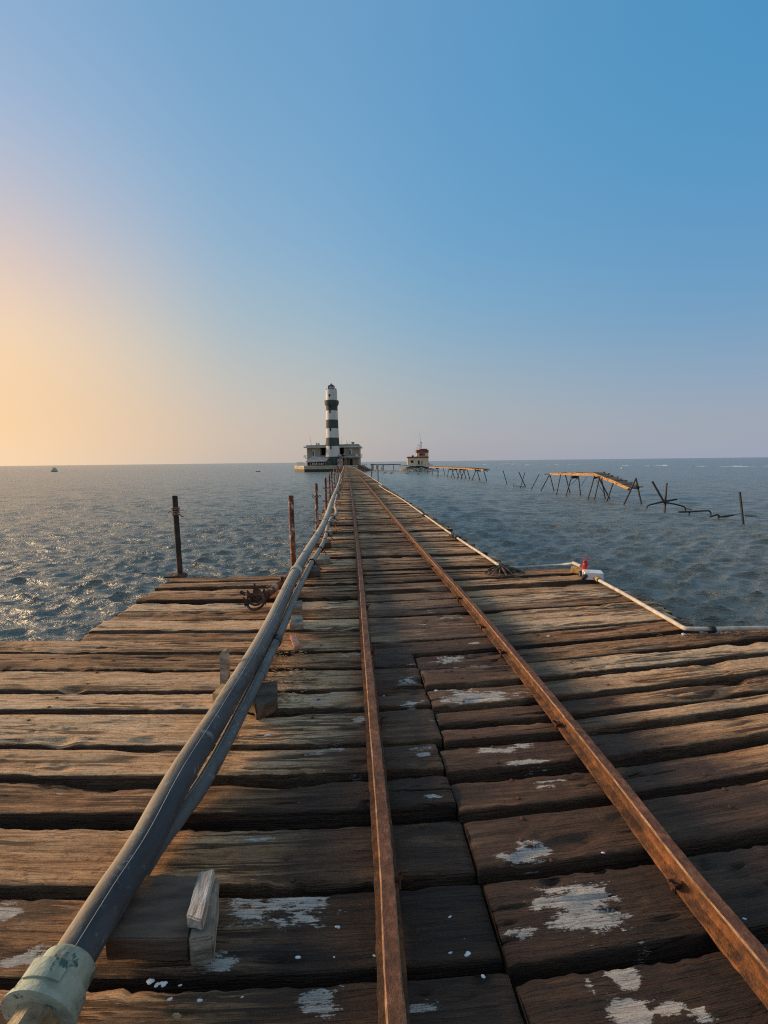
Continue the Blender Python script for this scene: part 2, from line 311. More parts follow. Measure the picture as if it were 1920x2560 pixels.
# ------------------------------------------------------------------ object helpers
def tag(o, label=None, cat=None, group=None, kind=None):
    if label: o['label'] = label
    if cat: o['category'] = cat
    if group: o['group'] = group
    if kind: o['kind'] = kind
    return o
def empty(name, loc, label=None, cat=None, group=None):
    o = bpy.data.objects.new(name, None); COL.objects.link(o); o.location = loc; o.empty_display_size = .2
    return tag(o, label, cat, group)
def wloc(o):
    v = Vector(o.location)
    return v + wloc(o.parent) if o.parent else v
class MB:
    def __init__(s): s.v = []; s.f = []; s.m = []
    def add(s, vs, fs, mi=0):
        b = len(s.v); s.v += [tuple(v) for v in vs]
        for f in fs: s.f.append([i+b for i in f]); s.m.append(mi)
    def box(s, c, size, rot=None, mi=0, jit=0, bev=0):
        hx, hy, hz = [k/2 for k in size]
        R = rot if rot is not None else Matrix.Identity(3)
        c = Vector(c)
        if bev:
            bm = bmesh.new(); bmesh.ops.create_cube(bm, size=1)
            for v in bm.verts: v.co = Vector((v.co.x*size[0], v.co.y*size[1], v.co.z*size[2]))
            bmesh.ops.bevel(bm, geom=bm.edges[:], offset=bev, segments=2, affect='EDGES', profile=.6)
            bm.verts.index_update()
            s.add([c+R@(v.co+Vector([random.uniform(-jit, jit) for _ in range(3)])) for v in bm.verts], [[v.index for v in f.verts] for f in bm.faces], mi)
            bm.free(); return s
        vs = [c+R@Vector((x*hx+random.uniform(-jit, jit), y*hy+random.uniform(-jit, jit), z*hz+random.uniform(-jit, jit))) for x in (-1,1) for y in (-1,1) for z in (-1,1)]
        s.add(vs, [(0,1,3,2),(4,6,7,5),(0,4,5,1),(2,3,7,6),(0,2,6,4),(1,5,7,3)], mi); return s
    def tube(s, pts, rad, seg=10, mi=0, cap=True, jit=0, hollow=False):
        pts = [Vector(p) for p in pts]; n = len(pts)
        rr = rad if isinstance(rad, (list, tuple)) else [rad]*n
        vs = []; up = None
        for i, p in enumerate(pts):
            t = (pts[min(i+1, n-1)]-pts[max(i-1, 0)])
            if t.length < 1e-9: t = pts[-1]-pts[0]
            t.normalize()
            if up is None:
                a = Vector((0,0,1)) if abs(t.z) < .9 else Vector((0,1,0))
                up = (a-t*a.dot(t)).normalized()
            else:
                up = (up-t*up.dot(t))
                up.normalize()
            sd = t.cross(up)
            for k in range(seg):
                a = 2*PI*k/seg; r = rr[i]*(1+random.uniform(-jit, jit))
                vs.append(p+(up*math.cos(a)+sd*math.sin(a))*r)
        fs = [(i*seg+k, i*seg+(k+1) % seg, (i+1)*seg+(k+1) % seg, (i+1)*seg+k) for i in range(n-1) for k in range(seg)]
        if cap and not hollow: fs += [tuple(range(seg-1, -1, -1)), tuple((n-1)*seg+k for k in range(seg))]
        s.add(vs, fs, mi); return s
    def lathe(s, c, prof, seg=24, mis=None, jit=0):
        c = Vector(c); vs = []
        for r, z in prof:
            for k in range(seg):
                a = 2*PI*k/seg; vs.append(c+Vector((r*math.cos(a), r*math.sin(a), z)))
        b = len(s.v); s.v += [tuple(v) for v in vs]
        for i in range(len(prof)-1):
            for k in range(seg):
                s.f.append([b+i*seg+k, b+i*seg+(k+1) % seg, b+(i+1)*seg+(k+1) % seg, b+(i+1)*seg+k]); s.m.append(mis[i] if mis else 0)
        s.f.append([b+k for k in range(seg-1, -1, -1)]); s.m.append(mis[0] if mis else 0)
        s.f.append([b+(len(prof)-1)*seg+k for k in range(seg)]); s.m.append(mis[-1] if mis else 0)
        return s
    def torus(s, c, axis, R, r, seg=14, ring=6, mi=0):
        c = Vector(c); q = Vector(axis).normalized(); a = q.orthogonal().normalized(); b = q.cross(a); vs = []
        for i in range(seg):
            t = 2*PI*i/seg; d = a*math.cos(t)+b*math.sin(t)
            for k in range(ring):
                u_ = 2*PI*k/ring; vs.append(c+d*(R+r*math.cos(u_))+q*(r*math.sin(u_)))
        s.add(vs, [(i*ring+k, i*ring+(k+1) % ring, ((i+1) % seg)*ring+(k+1) % ring, ((i+1) % seg)*ring+k) for i in range(seg) for k in range(ring)], mi); return s
    def prism(s, poly, vec, mi=0):
        n = len(poly); vec = Vector(vec)
        vs = [Vector(p) for p in poly]+[Vector(p)+vec for p in poly]
        s.add(vs, [tuple(range(n)), tuple(range(2*n-1, n-1, -1))]+[(i, i+n, (i+1) % n+n, (i+1) % n) for i in range(n)], mi); return s
    def blob(s, c, size, sub=2, amp=.25, mi=0, seed=0):
        bm = bmesh.new(); bmesh.ops.create_icosphere(bm, subdivisions=sub, radius=1)
        rnd = random.Random(seed)
        offs = [Vector([rnd.uniform(-1, 1) for _ in range(3)]).normalized() for _ in range(9)]; am = [rnd.uniform(-amp, amp) for _ in offs]
        out = []
        for v in bm.verts:
            k = 1+sum(a*max(0, v.co.dot(o))**3 for a, o in zip(am, offs))
            out.append(Vector(c)+Vector((v.co.x*size[0], v.co.y*size[1], v.co.z*size[2]))*k)
        s.add(out, [[v.index for v in f.verts] for f in bm.faces], mi); bm.free(); return s
    def build(s, name, mat, parent=None, smooth=False, fix=True):
        me = bpy.data.meshes.new(name)
        off = wloc(parent) if parent else Vector((0,0,0))
        me.from_pydata([(v[0]-off.x, v[1]-off.y, v[2]-off.z) for v in s.v], [], s.f)
        mats = mat if isinstance(mat, (list, tuple)) else [mat]
        for q in mats: me.materials.append(q)
        me.polygons.foreach_set('material_index', s.m)
        if fix:
            bm = bmesh.new(); bm.from_mesh(me); bmesh.ops.recalc_face_normals(bm, faces=bm.faces); bm.to_mesh(me); bm.free()
        if smooth:
            me.polygons.foreach_set('use_smooth', [True]*len(me.polygons)); 
            try: me.set_sharp_from_angle(angle=math.radians(40))
            except Exception: pass
        me.update()
        o = bpy.data.objects.new(name, me); COL.objects.link(o)
        if parent: o.parent = parent
        return o
def rotz(a): return Matrix.Rotation(a, 3, 'Z')
def copy_tree(o, parent=None):
    c = o.copy(); COL.objects.link(c); c.parent = parent
    for ch in list(o.children): copy_tree(ch, c)
    return c
def spline(pts, n):
    pts = [Vector(p) for p in pts]; out = []
    for i in range(len(pts)-1):
        p0 = pts[max(i-1, 0)]; p1 = pts[i]; p2 = pts[i+1]; p3 = pts[min(i+2, len(pts)-1)]
        for k in range(n):
            t = k/n; out.append(.5*((2*p1)+(p2-p0)*t+(2*p0-5*p1+4*p2-p3)*t*t+(3*p1-p0-3*p2+p3)*t**3))
    out.append(pts[-1]); return out

# ------------------------------------------------------------------ sea
def sea():
    angs = []
    a = YAW
    dense = np.radians(np.arange(-50, 50.01, .12))+YAW
    coarse = np.radians(np.arange(53, 307, 4))+YAW
    A = np.concatenate([dense, coarse])
    rr = [2.2]
    while rr[-1] < 300: rr.append(rr[-1]*1.005)
    while rr[-1] < 40000: rr.append(rr[-1]*1.12)
    R = np.array(rr)
    AA, RR = np.meshgrid(A, R)
    X = RR*np.sin(AA); Y = RR*np.cos(AA)
    Z = np.zeros_like(X); DX = np.zeros_like(X); DY = np.zeros_like(X)
    rs = np.random.RandomState(5)
    cell = RR*.005
    nx_, ny_ = X.copy(), Y.copy()
    for i in range(110):
        lam = .16*(17 ** (rs.rand()**1.25))
        th = math.radians(190)+rs.normal()*.42      # travel direction, towards the pier and the viewer
        k = 2*PI/lam
        amp = .0170*lam*rs.uniform(.5, 1.3)*(1 if lam < .6 else (.6/lam)**1.45)
        fade = np.clip((lam/cell-2.2)/3, 0, 1)*np.clip((400-RR)/200, 0, 1)
        ph = k*(X*math.sin(th)+Y*math.cos(th))+rs.rand()*6.28+.9*np.sin(X*.31/lam**.5+i)+.9*np.sin(Y*.27/lam**.5+2*i)
        g = fade*amp*(.2+1.6*vn(X*.16+i*3, Y*.13, i)**1.3)
        Z += g*np.cos(ph); DX -= .9*g*np.sin(ph)*math.sin(th); DY -= .9*g*np.sin(ph)*math.cos(th)
    dm = (np.abs(A-YAW) < math.radians(50.5))
    m = dm[None, :]*1.0
    X = X+DX*m; Y = Y+DY*m; Z = Z*m
    n1, n0 = X.shape
    co = np.stack([X, Y, Z+SEA], -1).reshape(-1, 3)
    co = np.vstack([co, [[0, 0, SEA]]])
    i = np.arange(n1-1)[:, None]*n0; j = np.arange(n0)[None, :]; j2 = (j+1) % n0
    q = np.stack([i+j, i+n0+j, i+n0+j2, i+j2], -1).reshape(-1, 4)
    tri = np.stack([np.full(n0, len(co)-1), np.arange(n0), (np.arange(n0)+1) % n0], -1)
    me = bpy.data.meshes.new('sea')
    me.vertices.add(len(co)); me.vertices.foreach_set('co', co.astype(np.float32).ravel())
    nl = len(q)*4+len(tri)*3
    me.loops.add(nl); me.loops.foreach_set('vertex_index', np.concatenate([q.ravel(), tri.ravel()]).astype(np.int32))
    me.polygons.add(len(q)+len(tri))
    ls = np.concatenate([np.arange(len(q))*4, len(q)*4+np.arange(len(tri))*3]).astype(np.int32)
    me.polygons.foreach_set('loop_start', ls)
    me.polygons.foreach_set('use_smooth', np.ones(len(ls), bool))
    me.materials.append(WATER); me.update(calc_edges=True)
    o = bpy.data.objects.new('sea', me); COL.objects.link(o); tag(o, kind='structure')
sea()
# surf breaking over the reef edge
def surf():
    mb = MB(); rnd = random.Random(4)
    runs = [(1180,1300,1161),(1300,1432,1162),(1560,1692,1164),(1752,1842,1166),(1900,2050,1167),(1240,1290,1159),(0,45,1180),(560,650,1168),(590,640,1164),(1000,1020,1160)]
    for a, b, y in runs:
        hzn = 1154-.0115*((a+b)/2-960)
        t = 3.5*F_PX/max(6, y-hzn)
        x = a
        while x < b:
            wdt = rnd.uniform(5, 22); p = deep(x, y, t); q = deep(x+wdt, y, t)
            off = rnd.uniform(-14, 14); h = rnd.uniform(.10, .42)*(1 if a > 700 else .4)
            n = 7; vs = []
            for i in range(n):
                f_ = i/(n-1); c = p.lerp(q, f_); hh = h*math.sin(PI*min(.97, max(.03, f_)))*rnd.uniform(.5, 1)
                vs += [(c.x, c.y+off-2.0, SEA-.03), (c.x, c.y+off-.4, SEA+hh), (c.x, c.y+off+.6, SEA+hh*.8), (c.x, c.y+off+4, SEA-.05)]
            mb.add(vs, [(i*4+k, i*4+k+1, i*4+k+5, i*4+k+4) for i in range(n-1) for k in range(3)])
            x += wdt+rnd.uniform(-3, 16)
    tag(mb.build('surf', FOAM, smooth=True), kind='stuff')
    o = bpy.data.objects['surf']; tag(o, 'white surf breaking along the reef near the horizon', 'surf')
surf()

# ------------------------------------------------------------------ the pier deck
def bow(x, Y):
    A = .12 if Y < 3.4 else max(0.0, .12-(Y-3.4)/2.1*.09) if Y < 5.55 else 0
    return A/.9*np.log(np.cosh(.9*(x-.4)))
def bend(Y):                                     # the pier swings a little left near its far end
    Y = np.asarray(Y, float); return -1.0*(np.clip(Y-60, 0, None)/98)**2
PAINT = []   # (x, y, rx, ry, strength)
for px, py, rx, ry, s in [(1450,2270,.13,.075,.62),(1420,2235,.09,.05,.55),(1310,2140,.1,.03,.55),(1320,2115,.07,.03,.45),(1562,2447,.045,.035,.72),(1475,2468,.016,.02,.7),
        (1608,2362,.03,.012,.66),(1575,2545,.05,.045,.75),(1675,2530,.04,.02,.62),(1745,2540,.04,.02,.62),(1130,1645,.16,.05,.5),(1190,1662,.14,.03,.5),(1205,1745,.2,.06,.66),(1150,1728,.1,.04,.5),
        (1170,1608,.14,.03,.45),(1020,1702,.08,.06,.45),(1030,1765,.06,.03,.55),(1250,1875,.1,.025,.62),(1310,1860,.05,.03,.55),(1060,1887,.03,.02,.6),(1320,1902,.1,.02,.66),(1370,1945,.1,.012,.6),
        (690,2260,.16,.06,.5),(620,2250,.08,.06,.5),(740,2215,.06,.03,.4),(555,2385,.06,.03,.5),(365,2285,.035,.05,.55),(100,2372,.09,.03,.5),(20,2260,.06,.05,.45),(240,1950,.25,.08,.18),
        (340,1745,.3,.06,.18),(820,1745,.12,.05,.42),(800,1870,.15,.05,.4),(650,2185,.04,.02,.4),(1130,1540,.12,.02,.45),(1060,1530,.1,.02,.4),(800,2490,.06,.04,.5),(1070,1523,.1,.02,.35),(860,1640,.1,.03,.3),(640,1506,.06,.04,.62),
        (900,1935,.1,.03,.35),(1170,2330,.03,.015,.3)]:
    P_ = at(px, py, 0); PAINT.append((P_.x, P_.y, rx*1.3, ry*1.25, s*1.12))
_p = random.Random(91)
for _k in range(26):
    PAINT.append((_p.uniform(-.45, 1.0), _p.uniform(.95, 4.4), _p.uniform(.03, .12), _p.uniform(.012, .035), _p.uniform(.36, .50)))
def rails_x(Y): return .11+.006*np.clip(Y, 0, 20)+bend(Y), 1.09+.004*np.clip(Y, 0, 40)+bend(Y)
def wear_shade(X, Y):
    xl, xr = rails_x(Y)
    n = fbm(X*1.6+5, Y*2.2, 4, 3)
    mid = (xl+xr)/2
    # tar and oil soaked timber round the track, with foreground shadow and vignetting painted in
    wl = np.interp(Y, [0, 1.2, 1.6, 2.2, 3.2, 4.5, 8, 14, 30], [1.2, 1.1, 1.0, .70, .56, .48, .34, .24, .16])
    wr = np.interp(Y, [0, 1.2, 1.6, 2.2, 3.2, 4.5, 8, 14, 30], [2.1, 1.9, 1.5, 1.0, .95, .8, .45, .30, .2])
    amt = np.interp(Y, [0, 1.6, 2.4, 3.5, 5, 8, 14, 30], [1.35, 1.14, .92, .84, .70, .55, .32, .15])
    dx = X-mid
    d = np.where(dx < 0, -dx/wl, dx/wr)
    st = np.clip((1.12-d)*2.2, 0, 1)*amt+n*.28
    st = st-.18*np.exp(-((X-mid)/.25)**2)*(Y > 5)
    st = np.clip(st, 0, 1)
    rl = np.exp(-((X-xl)/.07)**2)+np.exp(-((X-xr)/.08)**2)
    ru = np.clip(rl*np.interp(Y, [0, 2, 5, 12, 60], [.3, .5, .8, .9, .5])*(.7+n), 0, 1)
    for a, b in NAILS:
        if Y.min() > b+.3 or Y.max() < b-.3: continue
        ru = np.maximum(ru, .95*np.exp(-((X-a)/.035)**2-((Y-b)/.012)**2))
    pt = np.zeros_like(X)
    for (a, b, rx, ry, s) in PAINT:
        if Y.min() > b+.5 or Y.max() < b-.5: continue
        pt = np.maximum(pt, s*np.exp(-(((X-a)/rx)**2+((Y-b)/ry)**2)**1.5))
    return st, pt, ru
NAILS = []
_r = random.Random(77)
for y_ in (3.17, 2.95, 2.76, 2.68, 2.44, 2.23, 2.09, 1.92, 1.70, 1.47, 1.40, 1.18, .92):
    for xn in (-1.75, -.22, .66, 1.55, 2.45, -3.2):
        for q in (-.05, .055):
            if _r.random() < .25: continue
            x = xn+_r.uniform(-.05, .05); yy = y_+q+_r.uniform(-.02, .02); NAILS.append((x, yy+float(bow(np.float64(x), yy))))
class Deck:
    def __init__(s): s.co = []; s.q = []; s.gr = []; s.we = []; s.n = 0
    def plank(s, x0, x1, yc, wd, th, zc, step, nt, curve, seed, amp=1.0, skew=0.0):
        rs = np.random.RandomState(seed)
        ns = max(2, int((x1-x0)/step)+1)
        S = np.linspace(x0, x1, ns)
        if nt >= 6:
            e = np.array([0, .0025, .007, .016]); hw = wd/2
            top = np.linspace(-hw+.04, hw-.04, nt)
            C = np.concatenate([[-hw, -hw], -hw+e, top, hw-e[::-1], [hw, hw]])
            rnd = np.array([-.011, -.005, -.001, 0.])*1.0
            Z = np.concatenate([[-th, -th*.55], [-.014, -.005, -.0015, 0], np.zeros(nt), [0, -.0015, -.005, -.014], [-th*.55, -th]])
        else:
            hw = wd/2
            C = np.array([-hw, -hw, -hw+.012, hw-.012, hw, hw]); Z = np.array([-th, -.012, 0, 0, -.012, -th])
        SS, CC = np.meshgrid(S, C, indexing='ij'); ZZ = np.repeat(Z[None, :], ns, 0)
        o = rs.rand()*100; tw = CC/(wd/2)
        # wandering edges
        ed = .5*fbm(SS*.7+o, tw*.5+3*np.sign(tw), 2, 7)+.18*fbm(SS*7+o, 3*np.sign(tw)+0*tw, 3, 9)+.26*fbm(SS*27+o, 5*np.sign(tw)+0*tw, 3, 19)*np.clip(fbm(SS*1.3+o, 2*np.sign(tw)+0*tw, 2, 29)*3+.6, 0, 2)
        CCd = CC+np.where(np.abs(tw) > .6, np.sign(tw)*ed*.019*amp*np.clip((np.abs(tw)-.6)/.4, 0, 1), 0)
        topm = (ZZ > -.03)*1.0
        und = fbm(SS*.8+o, tw*.9+o, 3, 11)*.009+fbm(SS*3.5+o, CC*14, 3, 13)*.0045
        if nt >= 6:
            cr1 = np.abs(fbm(SS*.75+o, CC*21+o, 3, 21)); crk = np.clip(1-cr1/.045, 0, 1)*np.clip(fbm(SS*.7, CC*5+o, 2, 23)*2.2+.25, 0, 1)
            und = und-crk*.02
            chip = np.clip(fbm(SS*2.2+o, CC*9+o, 3, 31)-.36, 0, 1)*.09
            und = und-chip*np.clip(.3+np.abs(tw), 0, 1)
            und = und+fbm(SS*14+o, CC*50, 2, 41)*.0022
            kn = rs.rand(3)*(x1-x0)+x0; kc = (rs.rand(3)-.5)*wd*.6
            for a, b in zip(kn, kc):
                dd = np.sqrt(((SS-a)/.035)**2+((CC-b)/.018)**2); und = und+.002*np.exp(-(dd-1.2)**2*3)-.003*np.exp(-dd**2*2)
        und = und+(rs.rand()-.5)*.016*tw+(rs.rand()-.5)*.01*(SS-(x0+x1)/2)/max(1, (x1-x0))*2
        ZZ = ZZ+und*amp*topm+zc
        # worn, rounded ends
        en = np.minimum(SS-x0, x1-SS); ZZ = ZZ-np.clip(1-en/.03, 0, 1)**2*.006*topm
        Yw = yc+CCd+(curve(SS) if curve else 0)+skew*(SS-(x0+x1)/2)
        X = SS+bend(Yw)
        st, pt, ru = wear_shade(X, Yw)
        tone = rs.rand()
        side = np.repeat((Z < -.004)[None, :], ns, 0)      # damp unbleached sides, painted darker still as shade in the gaps
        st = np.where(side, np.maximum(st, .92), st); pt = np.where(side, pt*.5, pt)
        k = len(C); n0 = s.n
        s.co.append(np.stack([X, Yw, ZZ], -1).reshape(-1, 3))
        # grain coordinates run over the sides too
        arc = np.concatenate([[0], np.cumsum(np.hypot(np.diff(C), np.diff(Z)))])
        s.gr.append(np.stack([SS+o*7, np.repeat(arc[None, :], ns, 0)+o, np.full_like(SS, o*3)], -1).reshape(-1, 3))
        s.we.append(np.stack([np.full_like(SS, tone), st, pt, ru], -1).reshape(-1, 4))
        i = (np.arange(ns-1)*k)[:, None]; j = np.arange(k-1)[None, :]
        s.q.append((n0+np.stack([i+j, i+k+j, i+k+j+1, i+j+1], -1)).reshape(-1, 4))
        # end caps as quad strips
        h = k//2; cap = []
        for base, fl in ((0, 0), ((ns-1)*k, 1)):
            for a in range(h-1 if k % 2 == 0 else h):
                qd = [base+a, base+a+1, base+k-2-a, base+k-1-a]
                if len(set(qd)) < 4: continue
                cap.append(qd[::-1] if fl else qd)
        s.q.append(n0+np.array(cap)); s.n += ns*k
    def build(s, name, mat, parent):
        co = np.concatenate(s.co); q = np.concatenate(s.q)
        me = bpy.data.meshes.new(name); me.vertices.add(len(co)); me.vertices.foreach_set('co', co.astype(np.float32).ravel())
        me.loops.add(len(q)*4); me.loops.foreach_set('vertex_index', q.astype(np.int32).ravel())
        me.polygons.add(len(q)); me.polygons.foreach_set('loop_start', (np.arange(len(q))*4).astype(np.int32))
        me.polygons.foreach_set('use_smooth', np.ones(len(q), bool))
        a = me.attributes.new('grain', 'FLOAT_VECTOR', 'POINT'); a.data.foreach_set('vector', np.concatenate(s.gr).astype(np.float32).ravel())
        b = me.attributes.new('wear_shade', 'FLOAT_COLOR', 'POINT'); b.data.foreach_set('color', np.concatenate(s.we).astype(np.float32).ravel())
        me.materials.append(mat); me.update(calc_edges=True)
        me.set_sharp_from_angle(angle=math.radians(38))
        o = bpy.data.objects.new(name, me); COL.objects.link(o); o.parent = parent; return o

pier = empty('timber_pier', (0, 0, 0), 'long weathered timber pier running straight out to the lighthouse', 'pier')
rnd = random.Random(2)
d = Deck(); sd = 100
def series(bounds, x0f, x1f, step, nt, zj=.022, gap=(.024, .064)):
    global sd
    for a, b in zip(bounds[:-1], bounds[1:]):            # descending y
        yc = (a+b)/2; wd = (a-b)-rnd.uniform(*gap); sd += 1
        d.plank(x0f(yc), x1f(yc), yc, wd, .17, rnd.uniform(-zj, zj*.5), step, nt, lambda S, yc=yc: bow(S, yc), sd)
fine = .014
Lg = [3.60, 3.37, 3.14, 2.864, 2.606, 2.35, 2.063, 1.83, 1.584, 1.32, 1.06, .80, .56, .3, .05, -.2, -.45, -.7]
Rg = [3.54, 3.288, 3.04, 2.796, 2.545, 2.331, 2.159, 2.009, 1.792, 1.563, 1.30, 1.032, .79, .55, .3, .05, -.2, -.45, -.7]
jit = lambda a: rnd.uniform(-a, a)
series(Lg, lambda y: -2.23+jit(.02) if y > 3.37 else -7, lambda y: .115 if y > 3.1 else .458-(.0 if y > 2 else .04), fine, 18)
series(Rg, lambda y: .125 if y > 3.1 else .466-(.0 if y > 2 else .04), lambda y: 2.86+jit(.03) if y > 3.05 else 7, fine, 18)
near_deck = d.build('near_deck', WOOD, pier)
bpy.context.view_layer.update()
nproto = None
for a, b in NAILS[:98]:
    hit, loc, nrm, _i = near_deck.ray_cast(Vector((a, b, .5)), Vector((0, 0, -1)))
    if not hit or loc.z < -.05 or nrm.z < .7: continue
    if nproto is None:
        m_ = MB(); m_.lathe((0, 0, 0), [(.0085, -.004), (.0085, .0025), (.005, .0042), (.001, .0046)], 9); nproto = m_.build('bolt_head', RUSTD, near_deck, True); o = nproto
    else: o = nproto.copy(); COL.objects.link(o); o.parent = near_deck
    o.location = loc
d = Deck()
Lm = [5.521, 5.26, 5.012, 4.732, 4.442, 4.18, 3.897, 3.60]
Rm = [5.44, 5.22, 5.008, 4.80, 4.625, 4.326, 4.077, 3.867, 3.54]
series(Lm, lambda y: -2.20+jit(.03), lambda y: .12, .022, 10)
series(Rm, lambda y: .128, lambda y: 2.96+jit(.06), .022, 10)
y = 5.46
while y < 158:
    far = y > 22; wd = rnd.uniform(.13, .24); yc = y+wd/2; sd += 1
    xl = -.70+jit(.04); xr = 2.10+jit(.05)+.0035*min(y, 40)
    if not far: d.plank(xl, xr, yc, wd-rnd.uniform(.022, .05), .14, rnd.uniform(-.024, .008), .03 if y < 12 else .08, 8 if y < 12 else 6, None, sd, skew=rnd.uniform(-.006, .006))
    else: d.plank(xl, xr, yc, wd-rnd.uniform(.026, .055), .13, rnd.uniform(-.024, .008), .5, 2, None, sd, skew=rnd.uniform(-.006, .006))
    y += wd
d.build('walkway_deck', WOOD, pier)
# stringers and piles below
mb = MB()
for X in (-.5, .15, 1.1, 1.9):
    pts = [(X+float(bend(yy)), yy, -.27) for yy in (-1, 20, 60, 90, 120, 158)]
    for a, b in zip(pts[:-1], pts[1:]):
        a, b = Vector(a), Vector(b); dd = b-a; mb.box((a+b)/2, (.14, dd.length, .18), rotz(math.atan2(-dd.x, dd.y)))
mb.build('stringer', DARKWOOD, pier)
mb = MB()
for yy in (.2, 1.8, 3.3): mb.box((0, yy, -.44), (12.5, .16, .15))
for X in (-6.8, -5, -3.3, -1.9, 2.8, 4.6, 6.8): mb.box((X, 1.3, -.27), (.14, 4.0, .18))
for X in (-2.05, 2.8): mb.box((X, 4.4, -.27), (.14, 2.0, .18))
mb.box((.4, 5.3, -.44), (5.0, .16, .15))
mb.build('cross_beam', DARKWOOD, pier)
proto = None
for i, (X, Y) in enumerate([(x, y) for y in (3.3, 1.3) for x in (-6.5, -4, -2, 2.8, 4.8, 6.6)]+[(-2, 5.3), (2.8, 5.3)]+[(x, y) for y in range(9, 156, 7) for x in (-.45, 1.85)]):
    if proto is None:
        m_ = MB(); m_.tube([(0, 0, -.36), (0, 0, -2), (0, 0, -4)], [.09, .095, .1], 10); proto = m_.build('pile', BLACKSTEEL, pier, True); o = proto
    else: o = proto.copy(); COL.objects.link(o); o.parent = pier
    o.location = (X+float(bend(Y)), Y, 0)

# ------------------------------------------------------------------ the rails
def pix(L_, z): return [at(px, py, z) for px, py in L_]
RLP = [(993,2560),(979.5,2320),(964,2113.7),(945,1942.7),(929,1771),(910.8,1548.5),(903,1440),(893,1360),(888,1304.7),(884.5,1268.5),(879,1235.7),(876,1211.6)]
RRP = [(1910,2397),(1820,2301),(1743,2204),(1681,2127),(1501.8,1896.8),(1399,1765.5),(1334,1689.5),(1243.6,1588),(1153,1472.5),(1107,1431),(1000,1309.5),(961.7,1263.7),(925.5,1220)]
RLW = [(-1.2,.085),(.2,.088),(.89,.09),(1.4,.105),(2.2,.112),(3.6,.125),(5,.14),(7,.153),(9.7,.17),(12.8,.185),(18,.20),(26,.215)]
RRW = [(-1.2,1.05),(.2,1.065),(.94,1.075),(1.2,1.075),(1.73,1.10),(2.5,1.12),(3.6,1.137),(4.5,1.138),(5.6,1.125),(9.2,1.115),(13.2,1.13),(22,1.175)]
def rail_line(P, xf):
    pts = [Vector((x, y, .082)) for y, x in P]
    for Yf in (32, 42, 55, 70, 85, 100, 115, 130, 145, 158):
        pts.append(Vector((xf+.0012*min(Yf, 60)+float(bend(Yf))+rnd.uniform(-.015, .015), Yf, .082)))
    return spline(pts, 14)
track = empty('rail_track', (0, 0, 0), 'pair of narrow rusted rails laid along the timber pier', 'rail track')
def rail(P, xf, seed):
    line = rail_line(P, xf)
    # profile: foot, web, head
    prof = [(-.040,0),(-.040,.010),(-.010,.018),(-.007,.022),(-.007,.056),(-.021,.063),(-.0235,.070),(-.0235,.079),(-.019,.084),(.019,.084),(.0235,.079),(.0235,.070),(.021,.063),(.007,.056),(.007,.022),(.010,.018),(.040,.010),(.040,0)]
    # resample finely near the camera
    out = []; acc = 0
    for a, b in zip(line[:-1], line[1:]):
        n = max(1, int((b-a).length/(.02 if a.y < 4 else .06 if a.y < 12 else .6)))
        for k in range(n): out.append(a.lerp(b, k/n))
    out.append(line[-1])
    k = len(prof); vs = []; fs = []
    ys = np.array([p.y for p in out])
    for i, p in enumerate(out):
        t = (out[min(i+1, len(out)-1)]-out[max(i-1, 0)]).normalized(); sdv = Vector((t.y, -t.x, 0)).normalized()
        for j, (x, z) in enumerate(prof):
            nz = 1 if p.y < 14 else 0
            jx = (float(vn(p.y*38, j*5.1, seed))-.5)*.0032*nz*(1.9 if j in (1, 2, 15, 16, 0, 17) else 1)
            jz = (float(vn(p.y*26, j*3.3, seed+9))-.5)*.002*nz
            vs.append(p+sdv*(x+jx)+Vector((0, 0, z-.082+.004+jz)))
    for i in range(len(out)-1):
        for j in range(k): fs.append((i*k+j, i*k+(j+1) % k, (i+1)*k+(j+1) % k, (i+1)*k+j))
    fs += [tuple(range(k)), tuple((len(out)-1)*k+j for j in range(k-1, -1, -1))]
    m_ = MB(); m_.add(vs, fs)
    nb = (len(out)-1)*k; m_.m = [(1 if f_ % k == 8 else 2 if f_ % k in (7, 9) else 0) for f_ in range(nb)]+[0, 0]
    o = m_.build('rail', [RUST, RHEAD, REDGE], track, True)
    try: o.data.set_sharp_from_angle(angle=math.radians(22))
    except Exception: pass
    return line, o
lineL, railL = rail(RLW, .20, 3); lineR, railR = rail(RRW, 1.16, 5)
def near_pt(line, Y): return min(line, key=lambda p: abs(p.y-Y))
sp = None
for ln, ro, sgn, Ys in ((lineR, railR, -1, (1.2, 2.08, 2.95, 3.45, 4.25, 5.6, 7.2)), (lineL, railL, 1, (1.3, 2.2, 3.1, 4.1, 5.3))):
    for Y in Ys:
        p = near_pt(ln, Y); m_ = MB()
        x = p.x+sgn*.043
        m_.tube([(x, p.y, -.02), (x, p.y, .022)], .008, 6); m_.box((x-sgn*.006, p.y, .026), (.034, .022, .012), rotz(.2), jit=.002)
        m_.tube([(x, p.y, .03), (x+sgn*.012, p.y-.004, .045), (x+sgn*.03, p.y-.01, .05)], .0045, 6)
        m_.build('rail_spike', RUSTD, ro)

